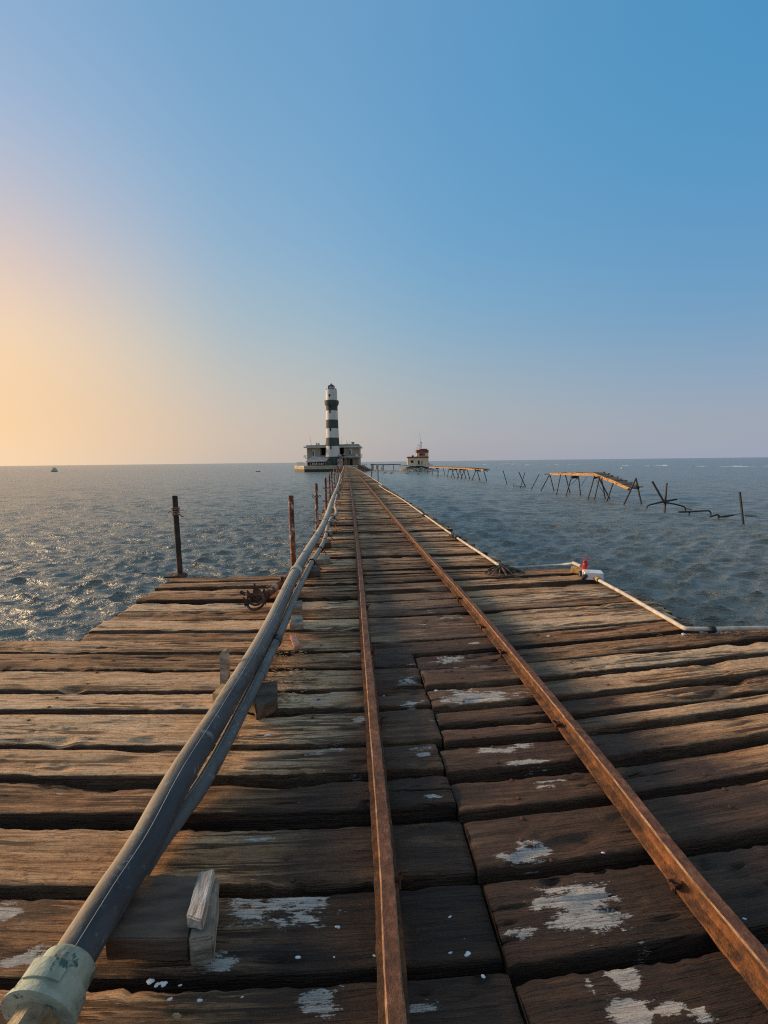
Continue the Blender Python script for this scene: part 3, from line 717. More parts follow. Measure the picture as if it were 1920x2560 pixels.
# ------------------------------------------------------------------ pipes
LP = [((95,2560),.075),((181,2400),.10),((270,2255),.12),((359,2115),.14),((451,1942),.15),((557,1772),.17),((671,1574),.17),((747,1416),.21),((812,1304.7),.27),((830,1251.6),.30),((843.5,1218),.33),((850,1197),.35)]
pl = [at(px, py, z) for (px, py), z in LP]
pl = pl+[Vector((-.46, 32, .38)), Vector((-.47, 42, .36)), Vector((-.44, 55, .38))]+[Vector((-.46+float(bend(Y)), Y, .37)) for Y in (70, 90, 110, 130, 150)]
bigpipe = empty('large_pipe', pl[1], 'thick blue grey water pipe with dusty top and painted sunlit left side lying left of the rails', 'pipe')
L1 = spline(pl[1:], 10)
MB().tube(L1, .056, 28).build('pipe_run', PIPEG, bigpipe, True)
# thin raised seam lines of the pipe
for ang in (.35,):
    sm = []
    for i, p in enumerate(L1[:70]):
        t = (L1[min(i+1, len(L1)-1)]-L1[max(i-1, 0)]).normalized(); s_ = Vector((t.y, -t.x, 0)).normalized(); u_ = s_.cross(t)
        sm.append(p+(s_*math.sin(ang)+u_*math.cos(ang))*.0565)
    MB().tube(sm, .0009, 6).build('seam_line', PALEPIPE, bigpipe)
def ring_on(line, Y, r, wd, mat, name, parent, prof=None):
    i = min(range(len(line)), key=lambda k: abs(line[k].y-Y)); p = line[i]
    t = (line[min(i+1, len(line)-1)]-line[max(i-1, 0)]).normalized()
    m_ = MB(); n = 5
    pr = prof or [(-.5, r*.94), (-.45, r), (.45, r), (.5, r*.94)]
    m_.tube([p+t*(wd*a) for a, _ in pr], [b for _, b in pr], 28)
    return m_.build(name, mat, parent, True)
ring_on(L1, at(747,1424,.21).y, .068, .10, TEAL, 'pipe_collar', bigpipe)
ring_on(L1, at(812,1304,.27).y, .064, .07, TEAL, 'pipe_collar', bigpipe)
for Y in (11.8, 14.5, 18, 24, 31, 40, 52): ring_on(L1, Y, .059, .03, BLACK, 'pipe_strap', bigpipe)
# the bell coupling at the near end
p0 = L1[0]; t0 = (L1[0]-L1[6]).normalized(); p0 = p0+t0*.105; bl = (at(105,2538,.09)-L1[0]).length/.22
bell = [(-.10,.058),(-.085,.066),(-.03,.069),(.0,.071),(.02,.079),(.05,.0815),(.085,.082),(.10,.088),(.118,.0885),(.122,.083),(.120,.070),(.10,.064)]
m_ = MB(); m_.tube([L1[0]+t0*((a+.10)*bl) for a, _ in bell], [b*1.05 for _, b in bell], 40, cap=False); cpl = m_.build('bell_coupling', TEAL, bigpipe, True)
s_ = Vector((t0.y, -t0.x, 0)).normalized(); up_ = t0.cross(s_)*(1 if t0.cross(s_).z > 0 else -1)
m_ = MB()
for k in range(9):
    a = -.5+k*.125
    pc = L1[0]+t0*(.125*bl)+(s_*math.sin(a*1.0)+up_*math.cos(a*1.0))*.087
    Rm_ = Matrix((s_*math.cos(a)-up_*math.sin(a), t0, s_*math.sin(a)+up_*math.cos(a))).transposed()
    m_.box(pc, (.0115, .075*bl, .008), Rm_)
m_.build('raised_plate', TEAL, cpl)
m_ = MB(); m_.tube([L1[0]+t0*(.19*bl), L1[0]+t0*(.21*bl), L1[0]+t0*(.25*bl), L1[0]+t0*(.32*bl), L1[0]+t0*(.36*bl)], [.060, .060, .054, .056, .04], 8, jit=.05)
m_.tube([L1[0]+t0*(.2*bl), L1[0]+t0*.6], .040, 16)
m_.build('inner_nut', BRASS, bigpipe)

SPp = [((335,2205),.035),((392,2115),.036),((452,2035),.05),((517,1942),.065),((607.5,1772),.085),((691,1602),.09),((741,1485),.10),((777,1410),.11),((797.7,1377),.12),((812,1348),.13),((819.4,1316.7),.14),((829,1295),.15),((839,1287),.15),((840,1276),.14),((837.5,1264),.14),((841,1244),.15),((846,1223),.16)]
ps = [at(px, py, z) for (px, py), z in SPp]
yl = ps[-1].y
ps += [Vector((-.36+.05*math.sin(i*1.7)+float(bend(yl+4+i*5)), yl+4+i*5, .18+.04*math.sin(i*2.3))) for i in range(26)]
smallpipe = empty('small_pipe', ps[1], 'thinner grey pipe strapped along the right side of the thick pipe', 'pipe')
L2 = spline(ps, 10)
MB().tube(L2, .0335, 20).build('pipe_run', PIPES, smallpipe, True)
sm = []
for i, p in enumerate(L2[10:75]):
    t = (L2[i+11]-L2[i+9]).normalized(); s_ = Vector((t.y, -t.x, 0)).normalized(); u_ = s_.cross(t)
    sm.append(p+(s_*math.sin(-.1)+u_*math.cos(-.1))*.0338)
MB().tube(sm, .0009, 6).build('seam_line', PALEPIPE, smallpipe)
ring_on(L2, at(644,1689,.08).y, .038, .10, PIPES, 'pipe_socket', smallpipe)
ring_on(L2, at(691,1597,.09).y, .040, .09, BLACK, 'pipe_clamp', smallpipe)
ring_on(L2, at(812,1352,.13).y, .040, .09, TEAL, 'pipe_collar', smallpipe)
for (px, py) in ((779,1405),(798,1374),(813,1338),(821,1312),(829,1296)):
    p = at(px, py, .12); i = min(range(len(L2)), key=lambda k: abs(L2[k].y-p.y)); q = L2[i]
    m_ = MB(); m_.torus(q, L2[i+1]-L2[i-1], .042, .008, 20, 8)
    m_.tube([q+Vector((.045, 0, .0)), q+Vector((.07, -.02, -.03)), q+Vector((.10, -.03, -.075)), q+Vector((.13, -.03, -.09))], .008, 8)
    m_.build('strap_hook', BLACK, smallpipe, True)
for Y in (13, 15, 17.5, 20, 23, 27, 33, 40):
    i = min(range(len(L2)), key=lambda k: abs(L2[k].y-Y)); m_ = MB(); m_.torus(L2[i], L2[i+1]-L2[i-1], .04, .008, 12, 6); m_.build('strap_hook', BLACK, smallpipe, True)
# tangled fishing line and rope bits beside the pipes
m_ = MB(); rr_ = random.Random(8)
for k in range(34):
    Y = 9+60*(k/34)**1.5; X = -.26+float(bend(Y))
    a = [Vector((X, Y, .06))]
    for j in range(6): a.append(a[-1]+Vector((rr_.uniform(-.09, .1), rr_.uniform(-.3, .3), rr_.uniform(-.05, .06))))
    for q in a: q.z = max(.015, q.z); q.x = min(q.x, X+.2)
    m_.tube(spline(a, 3), .008, 5)
tag(m_.build('rope_tangle', ROPE), 'tangled brown rope ends hanging beside the grey pipes', 'rope', kind='stuff')

# ------------------------------------------------------------------ supports and loose timber
def quadtop(c4, z):   # four pixel corners of a top face at height z
    return [at(px, py, z) for px, py in c4]
def slab_from(c4, ztop, zbot, mat, name, parent=None, rough=.003, label=None, cat=None, group=None):
    P_ = quadtop(c4, ztop); n = 8; bm = bmesh.new()
    vt = [bm.verts.new(p) for p in P_]; vb = [bm.verts.new((p.x, p.y, zbot)) for p in P_]
    bm.faces.new(vt); bm.faces.new(vb[::-1])
    for i in range(4): bm.faces.new((vt[i], vb[i], vb[(i+1) % 4], vt[(i+1) % 4]))
    bmesh.ops.recalc_face_normals(bm, faces=bm.faces)
    bmesh.ops.bevel(bm, geom=bm.edges[:], offset=.004, segments=2, affect='EDGES')
    bmesh.ops.subdivide_edges(bm, edges=bm.edges[:], cuts=3, use_grid_fill=True)
    for v in bm.verts:
        k = (float(vn(v.co.x*40, v.co.y*40+v.co.z*31, 5))-.5)*rough*2; v.co += v.normal*k
    bm.verts.index_update()
    m_ = MB(); m_.add([v.co.copy() for v in bm.verts], [[v.index for v in f.verts] for f in bm.faces]); bm.free()
    o = m_.build(name, mat, parent, False)
    if label: tag(o, label, cat, group)
    return o
GS = 'timber blocks carrying the pipes'
# nearest cradle: low dark bed, grey upright cheek and pale wedge
c0 = at(420, 2280, 0)
cr_ = empty('pipe_cradle', (c0.x, c0.y, 0), 'low dark timber cradle with a pale split wedge on its right end', 'pipe support', GS)
slab_from([(340,2187),(503,2187),(472,2347),(262,2347)], .07, -.004, DARKWOOD, 'bed_block', cr_, .005)
slab_from([(512,2178),(546,2200),(532,2340),(470,2352)], .085, .0, GREYWOOD, 'cheek_block', cr_, .004)
slab_from([(499,2174),(536,2168),(506,2303),(465,2289)], .125, .088, PALEWOOD, 'wedge', cr_, .004)
# stake and cross timber
pA = at(529, 1757, 0); 
ct = empty('cross_timber', (pA.x, pA.y, 0), 'ochre ended cross timber under both pipes with a grey upright stake', 'pipe support', GS)
slab_from([(531,1733),(556,1703),(640,1712),(652,1760)], .07, .0, OCHREWOOD, 'ochre_block', ct, .004)
slab_from([(624,1712),(693,1700),(693,1745),(640,1772)], .075, .0, DARKWOOD, 'grey_block', ct, .004)
b0 = at(558, 1722, .03); dep = depth(b0); t1 = deep(561, 1626, dep)
m_ = MB()
ax = (t1-b0); sv = Vector((1, -.25, 0)).normalized(); fv = Vector((.25, 1, 0)).normalized()
hw_ = .024
prof = [(b0+sv*(-hw_*.6)), (b0+sv*(hw_*1.6)), (t1+sv*(hw_*.95)-ax*.02), (t1+sv*hw_*.5+ax*.02), (t1-sv*hw_*.3-ax*.01), (t1-sv*hw_)-ax*.07]
m_.prism([p-fv*.012 for p in prof], fv*.030); m_.build('stake', GREYWOOD, ct)
# small grey block stood on a lower block
g0 = at(742, 1560, 0); gb = empty('stacked_block', (g0.x, g0.y, 0), 'square grey block standing on a lower block right of the pipes', 'pipe support', GS)
slab_from([(728,1538),(756,1536),(758,1560),(724,1562)], .05, 0, GREYWOOD, 'lower_block', gb)
slab_from([(733,1503),(755,1501),(755,1513),(731,1514)], .115, .052, GREYWOOD, 'upper_block', gb)
for i, (c4, zt) in enumerate([([(745,1418),(800,1416),(801,1428),(744,1430)],.07), ([(770,1388),(824,1386),(825,1398),(768,1400)],.07), ([(790,1349),(827,1347),(828,1357),(788,1359)],.08),
        ([(806,1321),(830,1320),(831,1328),(805,1329)],.08), ([(815,1297),(840,1296),(841,1303),(814,1304)],.08), ([(820,1266),(841,1266),(842,1271),(819,1271)],.08)]):
    words = ['nearest', 'second', 'third', 'fourth', 'fifth', 'sixth'][i]
    slab_from(c4, zt, 0, DARKWOOD if i in (0, 2) else GREYWOOD, 'pipe_block', None, .003, words+' of the small wood blocks under the pipes beyond the green collar', 'pipe support', GS)
# timber trestles propping the far pipe
proto = None
for k in range(18):
    Y = 17+k*5.6; X = -.42+float(bend(Y))
    if proto is None:
        m_ = MB(); m_.box((0, 0, .15), (.30, .10, .30), jit=.01); proto = m_.build('pipe_prop', GREYWOOD); o = proto
    else: o = proto.copy(); COL.objects.link(o)
    o.location = (X, Y, 0)
    tag(o, 'one of the small wooden props holding up the far stretch of pipe', 'pipe support', 'props under the far pipe')
# clay chip
o = slab_from([(724,1586),(740,1584),(754,1612),(736,1618)], .028, .003, BRICK, 'brick_chip', None, .002, 'small reddish brick chip lying between pipe and left rail', 'brick')
# fallen rusted stanchion with its torn flange
q0 = at(667, 1486, .06); q1 = at(726, 1440, .10); q2 = at(745, 1424, .10)
st_ = empty('fallen_stanchion', (q0.x, q0.y, 0), 'rusted fallen stanchion with torn flange lying left of the pipes', 'stanchion')
MB().tube([q0, q0.lerp(q1, .3), q0.lerp(q1, .65), q1, q2], [.042, .040, .041, .042, .042], 16, jit=.04).build('broken_tube', RUSTP, st_, True)
rr_ = random.Random(3)
for (px, py, z) in ((672,1472,.09), (705,1449,.13), (703,1470,.05)):
    c = at(px, py, z); MB().box(c, (.03, .02, .06), Matrix.Rotation(rr_.uniform(-.6, .6), 3, 'Y'), jit=.006).build('weld_lug', RUSTD, st_)
fc = at(641, 1512, .04)
m_ = MB()
tilt = Vector((-.15, -.62, .75)).normalized()
m_.torus(fc+Vector((0, -.01, .03)), tilt, .082, .013, 22, 7)
m_.torus(fc+Vector((.004, .02, .055)), tilt, .070, .012, 20, 7)
m_.torus(fc+Vector((-.075, .05, .08)), (.5, .3, .8), .034, .009, 14, 6)
for (x0, y0, z0, x1, y1, z1, x2, y2, z2) in ((-.09,.02,.0, -.10,.06,.13, -.03,.07,.10), (-.05,.06,.05, -.035,.09,.19, .03,.08,.11), (.03,.06,.05, .06,.08,.14, .09,.04,.06), (.08,.0,.0, .11,.02,.07, .085,-.05,.03), (-.10,-.05,.0, -.125,.0,.08, -.08,.02,.05)):
    q_ = [fc+Vector((x0, y0, z0)), fc+Vector((x1, y1, z1)), fc+Vector((x1*.6+x2*.4, y1, z1*.72)), fc+Vector((x2, y2, z2)), fc+Vector(((x0+x2)/2+.01, (y0+y2)/2, min(z0, z2)))]
    m_.prism(q_, (.004, .012, .003))
m_.tube([fc+Vector((.02, .04, .05)), q0], [.05, .043], 12, jit=.1)
m_.tube([fc+Vector((-.12, .09, .08)), fc+Vector((-.17, .11, .10))], .018, 8)
m_.build('torn_flange', RUSTF, st_)

# ------------------------------------------------------------------ posts
GP = 'rusty railing posts along the left edge'
def post(base, top, r, mat, name='steel_post', jit=.05):
    o = empty(name, base)
    n = 14; pts = [Vector(base).lerp(Vector(top), k/n) for k in range(n+1)]
    m_ = MB(); m_.tube(pts, r, 16, jit=jit); m_.build('shaft', mat, o, True)
    return o
b = at(450.6, 1441.4, -.01); t = deep(436.4, 1239.5, depth(b))
o = post(b, t, .034, TARPOST, 'mooring_post'); tag(o, 'dark leaning post with rope wrap at the left platform corner', 'post')
m_ = MB(); ax = (t-b).normalized()
for k in range(5): m_.torus(b+(t-b)*(.765+.02*k), ax+Vector((rr_.uniform(-.1, .1), rr_.uniform(-.1, .1), 0)), .040+.004*math.sin(k*2), .009, 16, 6)
c = b+(t-b)*.79
m_.tube([c+Vector((-.04, 0, .01)), c+Vector((-.075, 0, .016)), c+Vector((-.09, -.01, .0))], .006, 6); m_.tube([c+Vector((.04, 0, -.02)), c+Vector((.075, -.01, -.045)), c+Vector((.09, 0, -.05))], .009, 6); m_.tube([c+Vector((.04, 0, .03)), c+Vector((.10, 0, .034))], .004, 6)
m_.build('rope_wrap', ROPE, o, True)
m_ = MB(); m_.blob(b+Vector((0, 0, .015)), (.085, .07, .03), 3, .5, seed=4); m_.box(b+Vector((-.08, 0, .01)), (.20, .16, .02), rotz(.1), jit=.008); m_.build('base_flange', RUSTD, o)
b = at(735, 1440, -.05); t = deep(727, 1239, depth(b)); o = post(b, t, .034, RUSTP); tag(o, 'white flecked rusty post at the inner platform corner beside the fallen stanchion', 'post', GP)
def eyes(o, P_, sides=(-1, 1)):
    for s in sides:
        m_ = MB(); m_.torus(P_+Vector((s*.062, -.01, 0)), (0, 1, 0), .020, .006, 14, 6); m_.tube([P_+Vector((s*.026, -.005, 0)), P_+Vector((s*.042, -.01, 0))], .006, 6)
        m_.build('eye_ring', RUSTD, o, True)
b = at(793, 1335, -.02); t = deep(790.5, 1208, depth(b)); o = post(b, t, .030, RUSTP); tag(o, 'rusty post with two pairs of eye rings, second along the left edge', 'post', GP)
eyes(o, b.lerp(t, .74)); eyes(o, b.lerp(t, .235))
PX = [(813.5,1193.3,12.4),(823,1185.6,15.6),(828.4,1178.8,19.5),(835,1173.5,24),(841.5,1169.5,30)]
allp = []
for px, py, D_ in PX:
    t = deep(px, py, D_); allp.append((t.x, t.y, t.z))
Yp = 34
while Yp < 150: allp.append((-.60+float(bend(Yp))+jit(.06), Yp, .98+jit(.14))); Yp += rnd.uniform(3.0, 4.8)
ordn = ['third', 'fourth', 'fifth', 'sixth', 'seventh', 'eighth', 'ninth', 'tenth', 'eleventh', 'twelfth']
for i, (X, Y, Z) in enumerate(allp):
    b = Vector((X+.02+jit(.02), Y+jit(.03), -.02)); t = Vector((X, Y, Z))
    o = post(b, t, .032, RUSTP, jit=.06)
    if i < 12:
        for fz in (.74, .30): eyes(o, b.lerp(t, fz+jit(.05)))
    if i < 10: tag(o, ordn[i]+' rusty post with eye rings counted out along the left pier edge', 'post', GP)
    else: tag(o, 'one of the rusty posts crowded together toward the far end of the pier', 'post', GP)
# dark thin poles on the right edge
for i, (px, yt, yb) in enumerate([(945.2,1161,1206.5),(928.8,1176,1194),(912.3,1160.5,1183),(900,1159.5,1173)]):
    b = at(px, yb, -.05); t = deep(px-.6, yt, depth(b)); o = post(b, t, .036, BLACKSTEEL, 'edge_pole', .02)
    m_ = MB(); m_.torus(b.lerp(t, .65)+Vector((.05, 0, 0)), (0, 1, 0), .03, .01, 10, 5); m_.build('pole_ring', RUSTD, o)
    tag(o, ['tall thin dark pole, nearest on the right pier edge', 'short dark pole stump between two taller poles on the right edge', 'tall dark pole standing mid way along the right pier edge', 'farthest dark pole on the right edge near the red quay ramp'][i], 'pole', 'thin poles on the right pier edge')

# ------------------------------------------------------------------ right edge hoses
h1 = [at(1251.6,1416,.06), at(1205,1385,.03), at(1160,1356,.03), at(1110,1322,.03), at(1059,1286,.03), at(1000,1245,.03), at(960,1222,.04), at(947.5,1213,.04)]
h1 += [Vector((2.08, 26, .03)), Vector((2.13, 33, .03)), Vector((2.16, 45, .03)), Vector((2.18, 60, .03)), Vector((2.18+float(bend(85)), 85, .03)), Vector((2.15+float(bend(115)), 115, .03))]
o = empty('edge_hose', h1[0], 'long pale hose laid along the right edge of the walkway', 'hose')
MB().tube(spline(h1, 8), .018, 12).build('hose_run', PALEPIPE, o, True)
for px, py in ((1140,1342),(1060,1287),(1133,1337)):
    c = at(px, py, .035); m_ = MB(); m_.tube([c+Vector((-.01, -.10, 0)), c+Vector((.01, .10, .01))], .034, 10); m_.tube([c, c+Vector((.09, -.02, -.01))], .015, 8); m_.tube([c, c+Vector((-.07, .03, -.01))], .012, 8); m_.build('hose_coupling', BLACK, o, True)
h2 = [at(1256,1416,.05), at(1290,1419,.03), at(1348,1415.5,.03), at(1400,1412,.06), at(1433.7,1408,.12)]
tag(MB().tube(spline(h2, 8), .015, 12).build('grey_hose', GREYHOSE, None, True), 'grey hose along the far edge of the right platform', 'hose')
# strap bundle at the corner
cb = at(1256, 1432, 0); m_ = MB(); rr_ = random.Random(5)
for k in range(30):
    a = rr_.uniform(0, 2*PI); r1 = rr_.uniform(.08, .24); e = cb+Vector((math.cos(a)*r1*1.2, math.sin(a)*r1*.8-.02, .012))
    top = cb+Vector((rr_.uniform(-.03, .03), .04, rr_.uniform(.07, .10)))
    m_.tube(spline([top, top.lerp(e, .5)+Vector((0, 0, .01)), e], 3), .009, 5)
m_.blob(cb+Vector((0, .02, .03)), (.09, .08, .05), 2, .4, seed=3)
tag(m_.build('strap_bundle', simple('dark_strap', (.02,.018,.014), (.13,.11,.08), 30, .95)), 'dark bundle of frayed straps tied where the walkway meets the right platform', 'straps')
# lamp remains at the right corner: box, float bracket, red bit, rubber
cw = at(1480, 1448, 0)
o = tag(MB().box(at(1482,1437,.06), (.20, .17, .085), rotz(-.35), bev=.008, jit=.001).build('white_box', WHITEPL), 'small white junction box at the right platform corner', 'box')
m_ = MB(); m_.box(at(1448,1425,.05), (.17, .09, .075), rotz(-.75), bev=.006, jit=.003); tag(m_.build('orange_block', OCHREWOOD), 'ochre stained block left of the white box', 'block')
rb = at(1461, 1424, .09); o = empty('red_cable_end', rb, 'frayed red cable end sticking up by the white box', 'cable')
m_ = MB(); m_.tube([rb, rb+Vector((0, 0, .04)), rb+Vector((.012, 0, .08)), rb+Vector((.02, 0, .105))], [.022, .026, .024, .012], 8, jit=.2); m_.blob(rb+Vector((.015, 0, .09)), (.03, .02, .025), 2, .5, seed=9); m_.build('red_sheath', REDPL, o, True)
m_ = MB(); rr_ = random.Random(12)
for k in range(7):
    a = rb+Vector((.01, 0, .09)); q = [a]
    dx = rr_.uniform(-.07, .1)
    for j in range(5): q.append(q[-1]+Vector((dx*.35+rr_.uniform(-.015, .015), rr_.uniform(-.02, .02), .035-.012*j)))
    m_.tube(spline(q, 3), .0014, 4)
m_.build('loose_wire', REDPL, o)
r1 = at(1455, 1440, .03); m_ = MB(); m_.tube([at(1450,1428,.09), at(1452,1440,.04)], .022, 10); m_.tube(spline([at(1455,1446,.03), at(1464,1440,.06), at(1471,1432,.08)], 4), [.026]*9, 10)
tag(m_.build('rubber_elbow', BLACK, None, True), 'black rubber elbow lying against the white box', 'rubber pipe')
tag(MB().tube([at(1433,1407,.13), at(1452,1415,.12)], .02, 10).build('short_pipe', PALEPIPE, None, True), 'short pale pipe stub poking out past the ochre block', 'pipe')
h3 = [at(1484,1442,.05), at(1500,1452,.03), at(1560,1484.5,.03), at(1620,1519,.03), at(1680,1553,.03), at(1704,1567,.03), at(1722,1572,.03), at(1790,1572.5,.03), at(1860,1571,.03), at(1920,1570,.03)]
h3.append(h3[-1]+(h3[-1]-h3[-2])*6)
o = empty('platform_hose', h3[1], 'pale hose bending round the right platform corner and out of frame', 'hose')
MB().tube(spline(h3, 10), .018, 14).build('hose_run', PALEPIPE, o, True)
MB().tube([at(1488,1444,.045), at(1497,1450,.035)], .028, 12).build('hose_ferrule', OCHREWOOD, o, True)
m_ = MB(); c = at(1778, 1573, .03)
for k in range(4): m_.torus(c+Vector((k*.012-.02, 0, 0)), (1, .1, 0), .026, .006, 12, 5)
m_.build('hose_tie', BLACK, o, True)
# rotten dark fibre and crumbs of wood
def debris():
    spots = [(1790,1600,.35,.06,60,'dark rotten fibre heaped behind the right hose'), (1160+60,1450,.0,.0,0,'')]
    m_ = MB(); rr_ = random.Random(6)
    c = at(1790, 1588, 0)
    for k in range(90):
        p = c+Vector((rr_.gauss(0, .22), rr_.gauss(0, .035), .008)); a = rr_.uniform(-.5, .5); l = rr_.uniform(.01, .06)
        m_.tube([p, p+Vector((math.cos(a)*l, math.sin(a)*l, rr_.uniform(0, .012)))], .0025, 4)
    tag(m_.build('rotten_fibre', DARKWOOD), 'dark rotten fibre scattered behind the bend of the platform hose', 'debris', kind='stuff')
    m_ = MB()
    for px, py, s in [(375,2457,.010),(392,2462,.005),(400,2460,.004),(413,2458,.006),(450,2463,.004),(604,2493,.004),(745,2393,.006),(836,2392,.004),(936,2390,.004),(1125,2293,.004),(1126,2383,.005),(1170,2384,.007),(1208,2442,.004),(845,2318,.006),(1710,1586,.014),(1370,1590,.01),(760,1570,.008),(773,1571,.007),(756,1560,.006),(960,1740,.006),(668,1838,.008),(1510,2133,.006),(1863,2297,.005),(1092,1728,.008),(500,2499,.004),(425,2498,.005),(650,1560,.008)]:
        m_.blob(at(px, py, .004), (s*1.15, s*.6, s*.5), 2, .9, seed=int(px))
    tag(m_.build('paint_crumbs', WHITEPL), 'white crumbs of paint and shell scattered over the near planks', 'debris', kind='stuff')
    m_ = MB(); rr_ = random.Random(16)
    for k in range(420):
        p = at(rr_.uniform(640, 760), rr_.uniform(1590, 1760), 0)+Vector((rr_.gauss(0, .02), 0, .006)); a = rr_.gauss(0, .5); l = rr_.uniform(.006, .03)
        m_.box(p, (l, .004, .003), rotz(a), jit=.001)
    tag(m_.build('wood_splinters', OCHREWOOD), 'brown wood splinters strewn between pipe and left rail', 'debris', kind='stuff')
    tag(slab_from([(428,2528),(452,2528),(455,2543),(432,2541)], .014, .004, OCHREWOOD, 'orange_flake', None, .002), 'tiny orange flake on the dark planks beside the coupling', 'debris')
debris()

# ------------------------------------------------------------------ the lighthouse and its block
D0 = 167.0
MPP = D0/F_PX
def LX(px, py): return deep(px, py, D0)
base = LX(833, 1165); bx, by = base.x, base.y
rx_ = Vector((math.cos(YAW), -math.sin(YAW), 0)); fx_ = Vector((math.sin(YAW), math.cos(YAW), 0))
def zz(py): return (1165-py)*MPP+base.z
def W(dx, dy, z): return Vector((bx, by, 0))+rx_*dx+fx_*dy+Vector((0, 0, z))
ROT = rotz(-YAW)
lh = empty('lighthouse', W(0, 0, base.z), 'tall lighthouse tower banded in dark and white', 'lighthouse')
P1 = [(18.2,1168,1),(18,1142,0),(16.9,1116,1),(16.0,1095.5,0),(15.3,1073,1),(14.8,1052,0),(14.3,1030,1),(14.2,1021,1),(14.6,1017,1),(15,1016.9,1)]
MB().lathe((bx, by, 0), [(r*MPP, zz(y)) for r, y, _ in P1], 40, [m for _, _, m in P1]).build('tower', [WHITEWALL, DARKWALL], lh, True)
P2 = [(15.2,1017.5),(17,1014.5),(17,1011.5),(17.6,1011),(17.6,1006),(16.8,1005.2),(15,1005)]
MB().lathe((bx, by, 0), [(r*MPP, zz(y)) for r, y in P2], 40).build('gallery', DARKWALL, lh, True)
P3 = [(13.9,1005.0),(13.9,983),(13.6,981),(12.9,980.2),(9,980)]
MB().lathe((bx, by, 0), [(r*MPP, zz(y)) for r, y in P3], 40).build('watch_room', WHITEWALL, lh, True)
lan = MB().lathe((bx, by, 0), [(8.0*MPP, zz(980)), (8.2*MPP, zz(978.6)), (5.5*MPP, zz(978.5))], 12).build('lantern_room', DARKWALL, lh)
MB().lathe((bx, by, 0), [(7.0*MPP, zz(978.6)), (7.0*MPP, zz(971.5))], 12).build('pane', GLASS, lan)
MB().lathe((bx, by, 0), [(3.2*MPP, zz(978.6)), (3.9*MPP, zz(975)), (3*MPP, zz(972))], 12).build('lens', WHITEPL, lan)
m_ = MB()
for k in range(12):
    a = 2*PI*k/12; m_.tube([(bx+math.cos(a)*7.4*MPP, by+math.sin(a)*7.4*MPP, zz(979)), (bx+math.cos(a)*7.6*MPP, by+math.sin(a)*7.6*MPP, zz(971))], .09, 6)
m_.build('glazing_bar', BLACKSTEEL, lan)
MB().lathe((bx, by, 0), [(8.4*MPP, zz(971.4)), (8.6*MPP, zz(970.4)), (4.6*MPP, zz(967.5)), (1.4*MPP, zz(965.8)), (1.5*MPP, zz(964.9)), (1.1*MPP, zz(964.2)), (.2*MPP, zz(963.2))], 16).build('lantern_roof', DARKWALL, lan, True)
m_ = MB()
for k in range(20):
    a = 2*PI*k/20; c = Vector((bx+math.cos(a)*12.6*MPP, by+math.sin(a)*12.6*MPP, 0)); m_.tube([c+Vector((0, 0, zz(980.5))), c+Vector((0, 0, zz(977.5)))], .04, 5)
m_.torus((bx, by, zz(977.6)), (0, 0, 1), 12.6*MPP, .04, 30, 5)
m_.tube([W(11.5*MPP, -1, zz(980)), W(11.5*MPP, -1, zz(977))], .22, 6)
m_.build('gallery_rail', BLACKSTEEL, lh)
for (dx, y0, y1, wd) in [(-3.4,996.8,991.6,4.0),(-3.0,1036.8,1029.5,3.0),(-2.8,1080,1073,3.0),(-2.8,1124,1115.5,3.0),(-3,1021.5,1018,3.4)]:
    rr = np.interp((y0+y1)/2, [980, 1005, 1018, 1030, 1052, 1073, 1095, 1116, 1142], [13.8, 13.9, 14.4, 14.3, 14.8, 15.3, 16, 16.9, 18])
    dy = -math.sqrt(rr**2-dx**2)*MPP
    wn = MB().box(W(dx*MPP, dy+.05, (zz(y0)+zz(y1))/2), (wd*MPP, .5, abs(zz(y0)-zz(y1))), ROT).build('tower_window', DARKIN, lh)

# quay block: chamfered left corner faces the low sun
qb = empty('quay_block', W(0, 0, SEA), 'massive concrete quay block under the lighthouse, stained dark at the waterline', 'quay')
zq = zz(1165.5)-.0
zs = SEA+1.0
def poly(off): return [(-66*MPP-off, 0), (-107*MPP-off, 14), (-107*MPP-off, 40), (64*MPP, 44), (64*MPP, 0)]
def P2d(L_, z): return [W(a, b-6, z) for a, b in L_]
MB().prism(P2d(poly(0), zs), (0, 0, zq-zs)).build('upper_wall', BLOCKW, qb)
MB().prism(P2d([(-65.6*MPP, .1), (-106.6*MPP, 14.1), (-106.6*MPP, 39), (63.6*MPP, 43), (63.6*MPP, .1)], SEA-2), (0, 0, zs-SEA+2+.05)).build('wet_footing', WETC, qb)
m_ = MB(); m_.prism([W(a, b-6.15, zq) for a, b in [(-66*MPP, -.0), (-107.6*MPP, 14), (-107.6*MPP, 15), (-66*MPP, 1.0)]], (0, 0, .28)); m_.prism([W(a, b-6.15, zq) for a, b in [(-66*MPP, 0), (64*MPP, 0), (64*MPP, .8), (-66*MPP, .8)]], (0, 0, .28)); m_.build('coping', SLAB, qb)
# low fence on the block's left end
m_ = MB()
for k in range(7):
    c = W((-93+k*3.4)*MPP, 2-.3*k, 0); m_.tube([c+Vector((0, 0, zq)), c+Vector((0, 0, zz(1154.5)))], .06, 5)
for yy in (1154.6, 1158.5): m_.tube([W(-93*MPP, 2, zz(yy)), W((-93+20.4)*MPP, .2, zz(yy))], .06, 5)
tag(m_.build('quay_railing', TIN), 'low grey railing on the sunlit end of the quay block', 'railing')

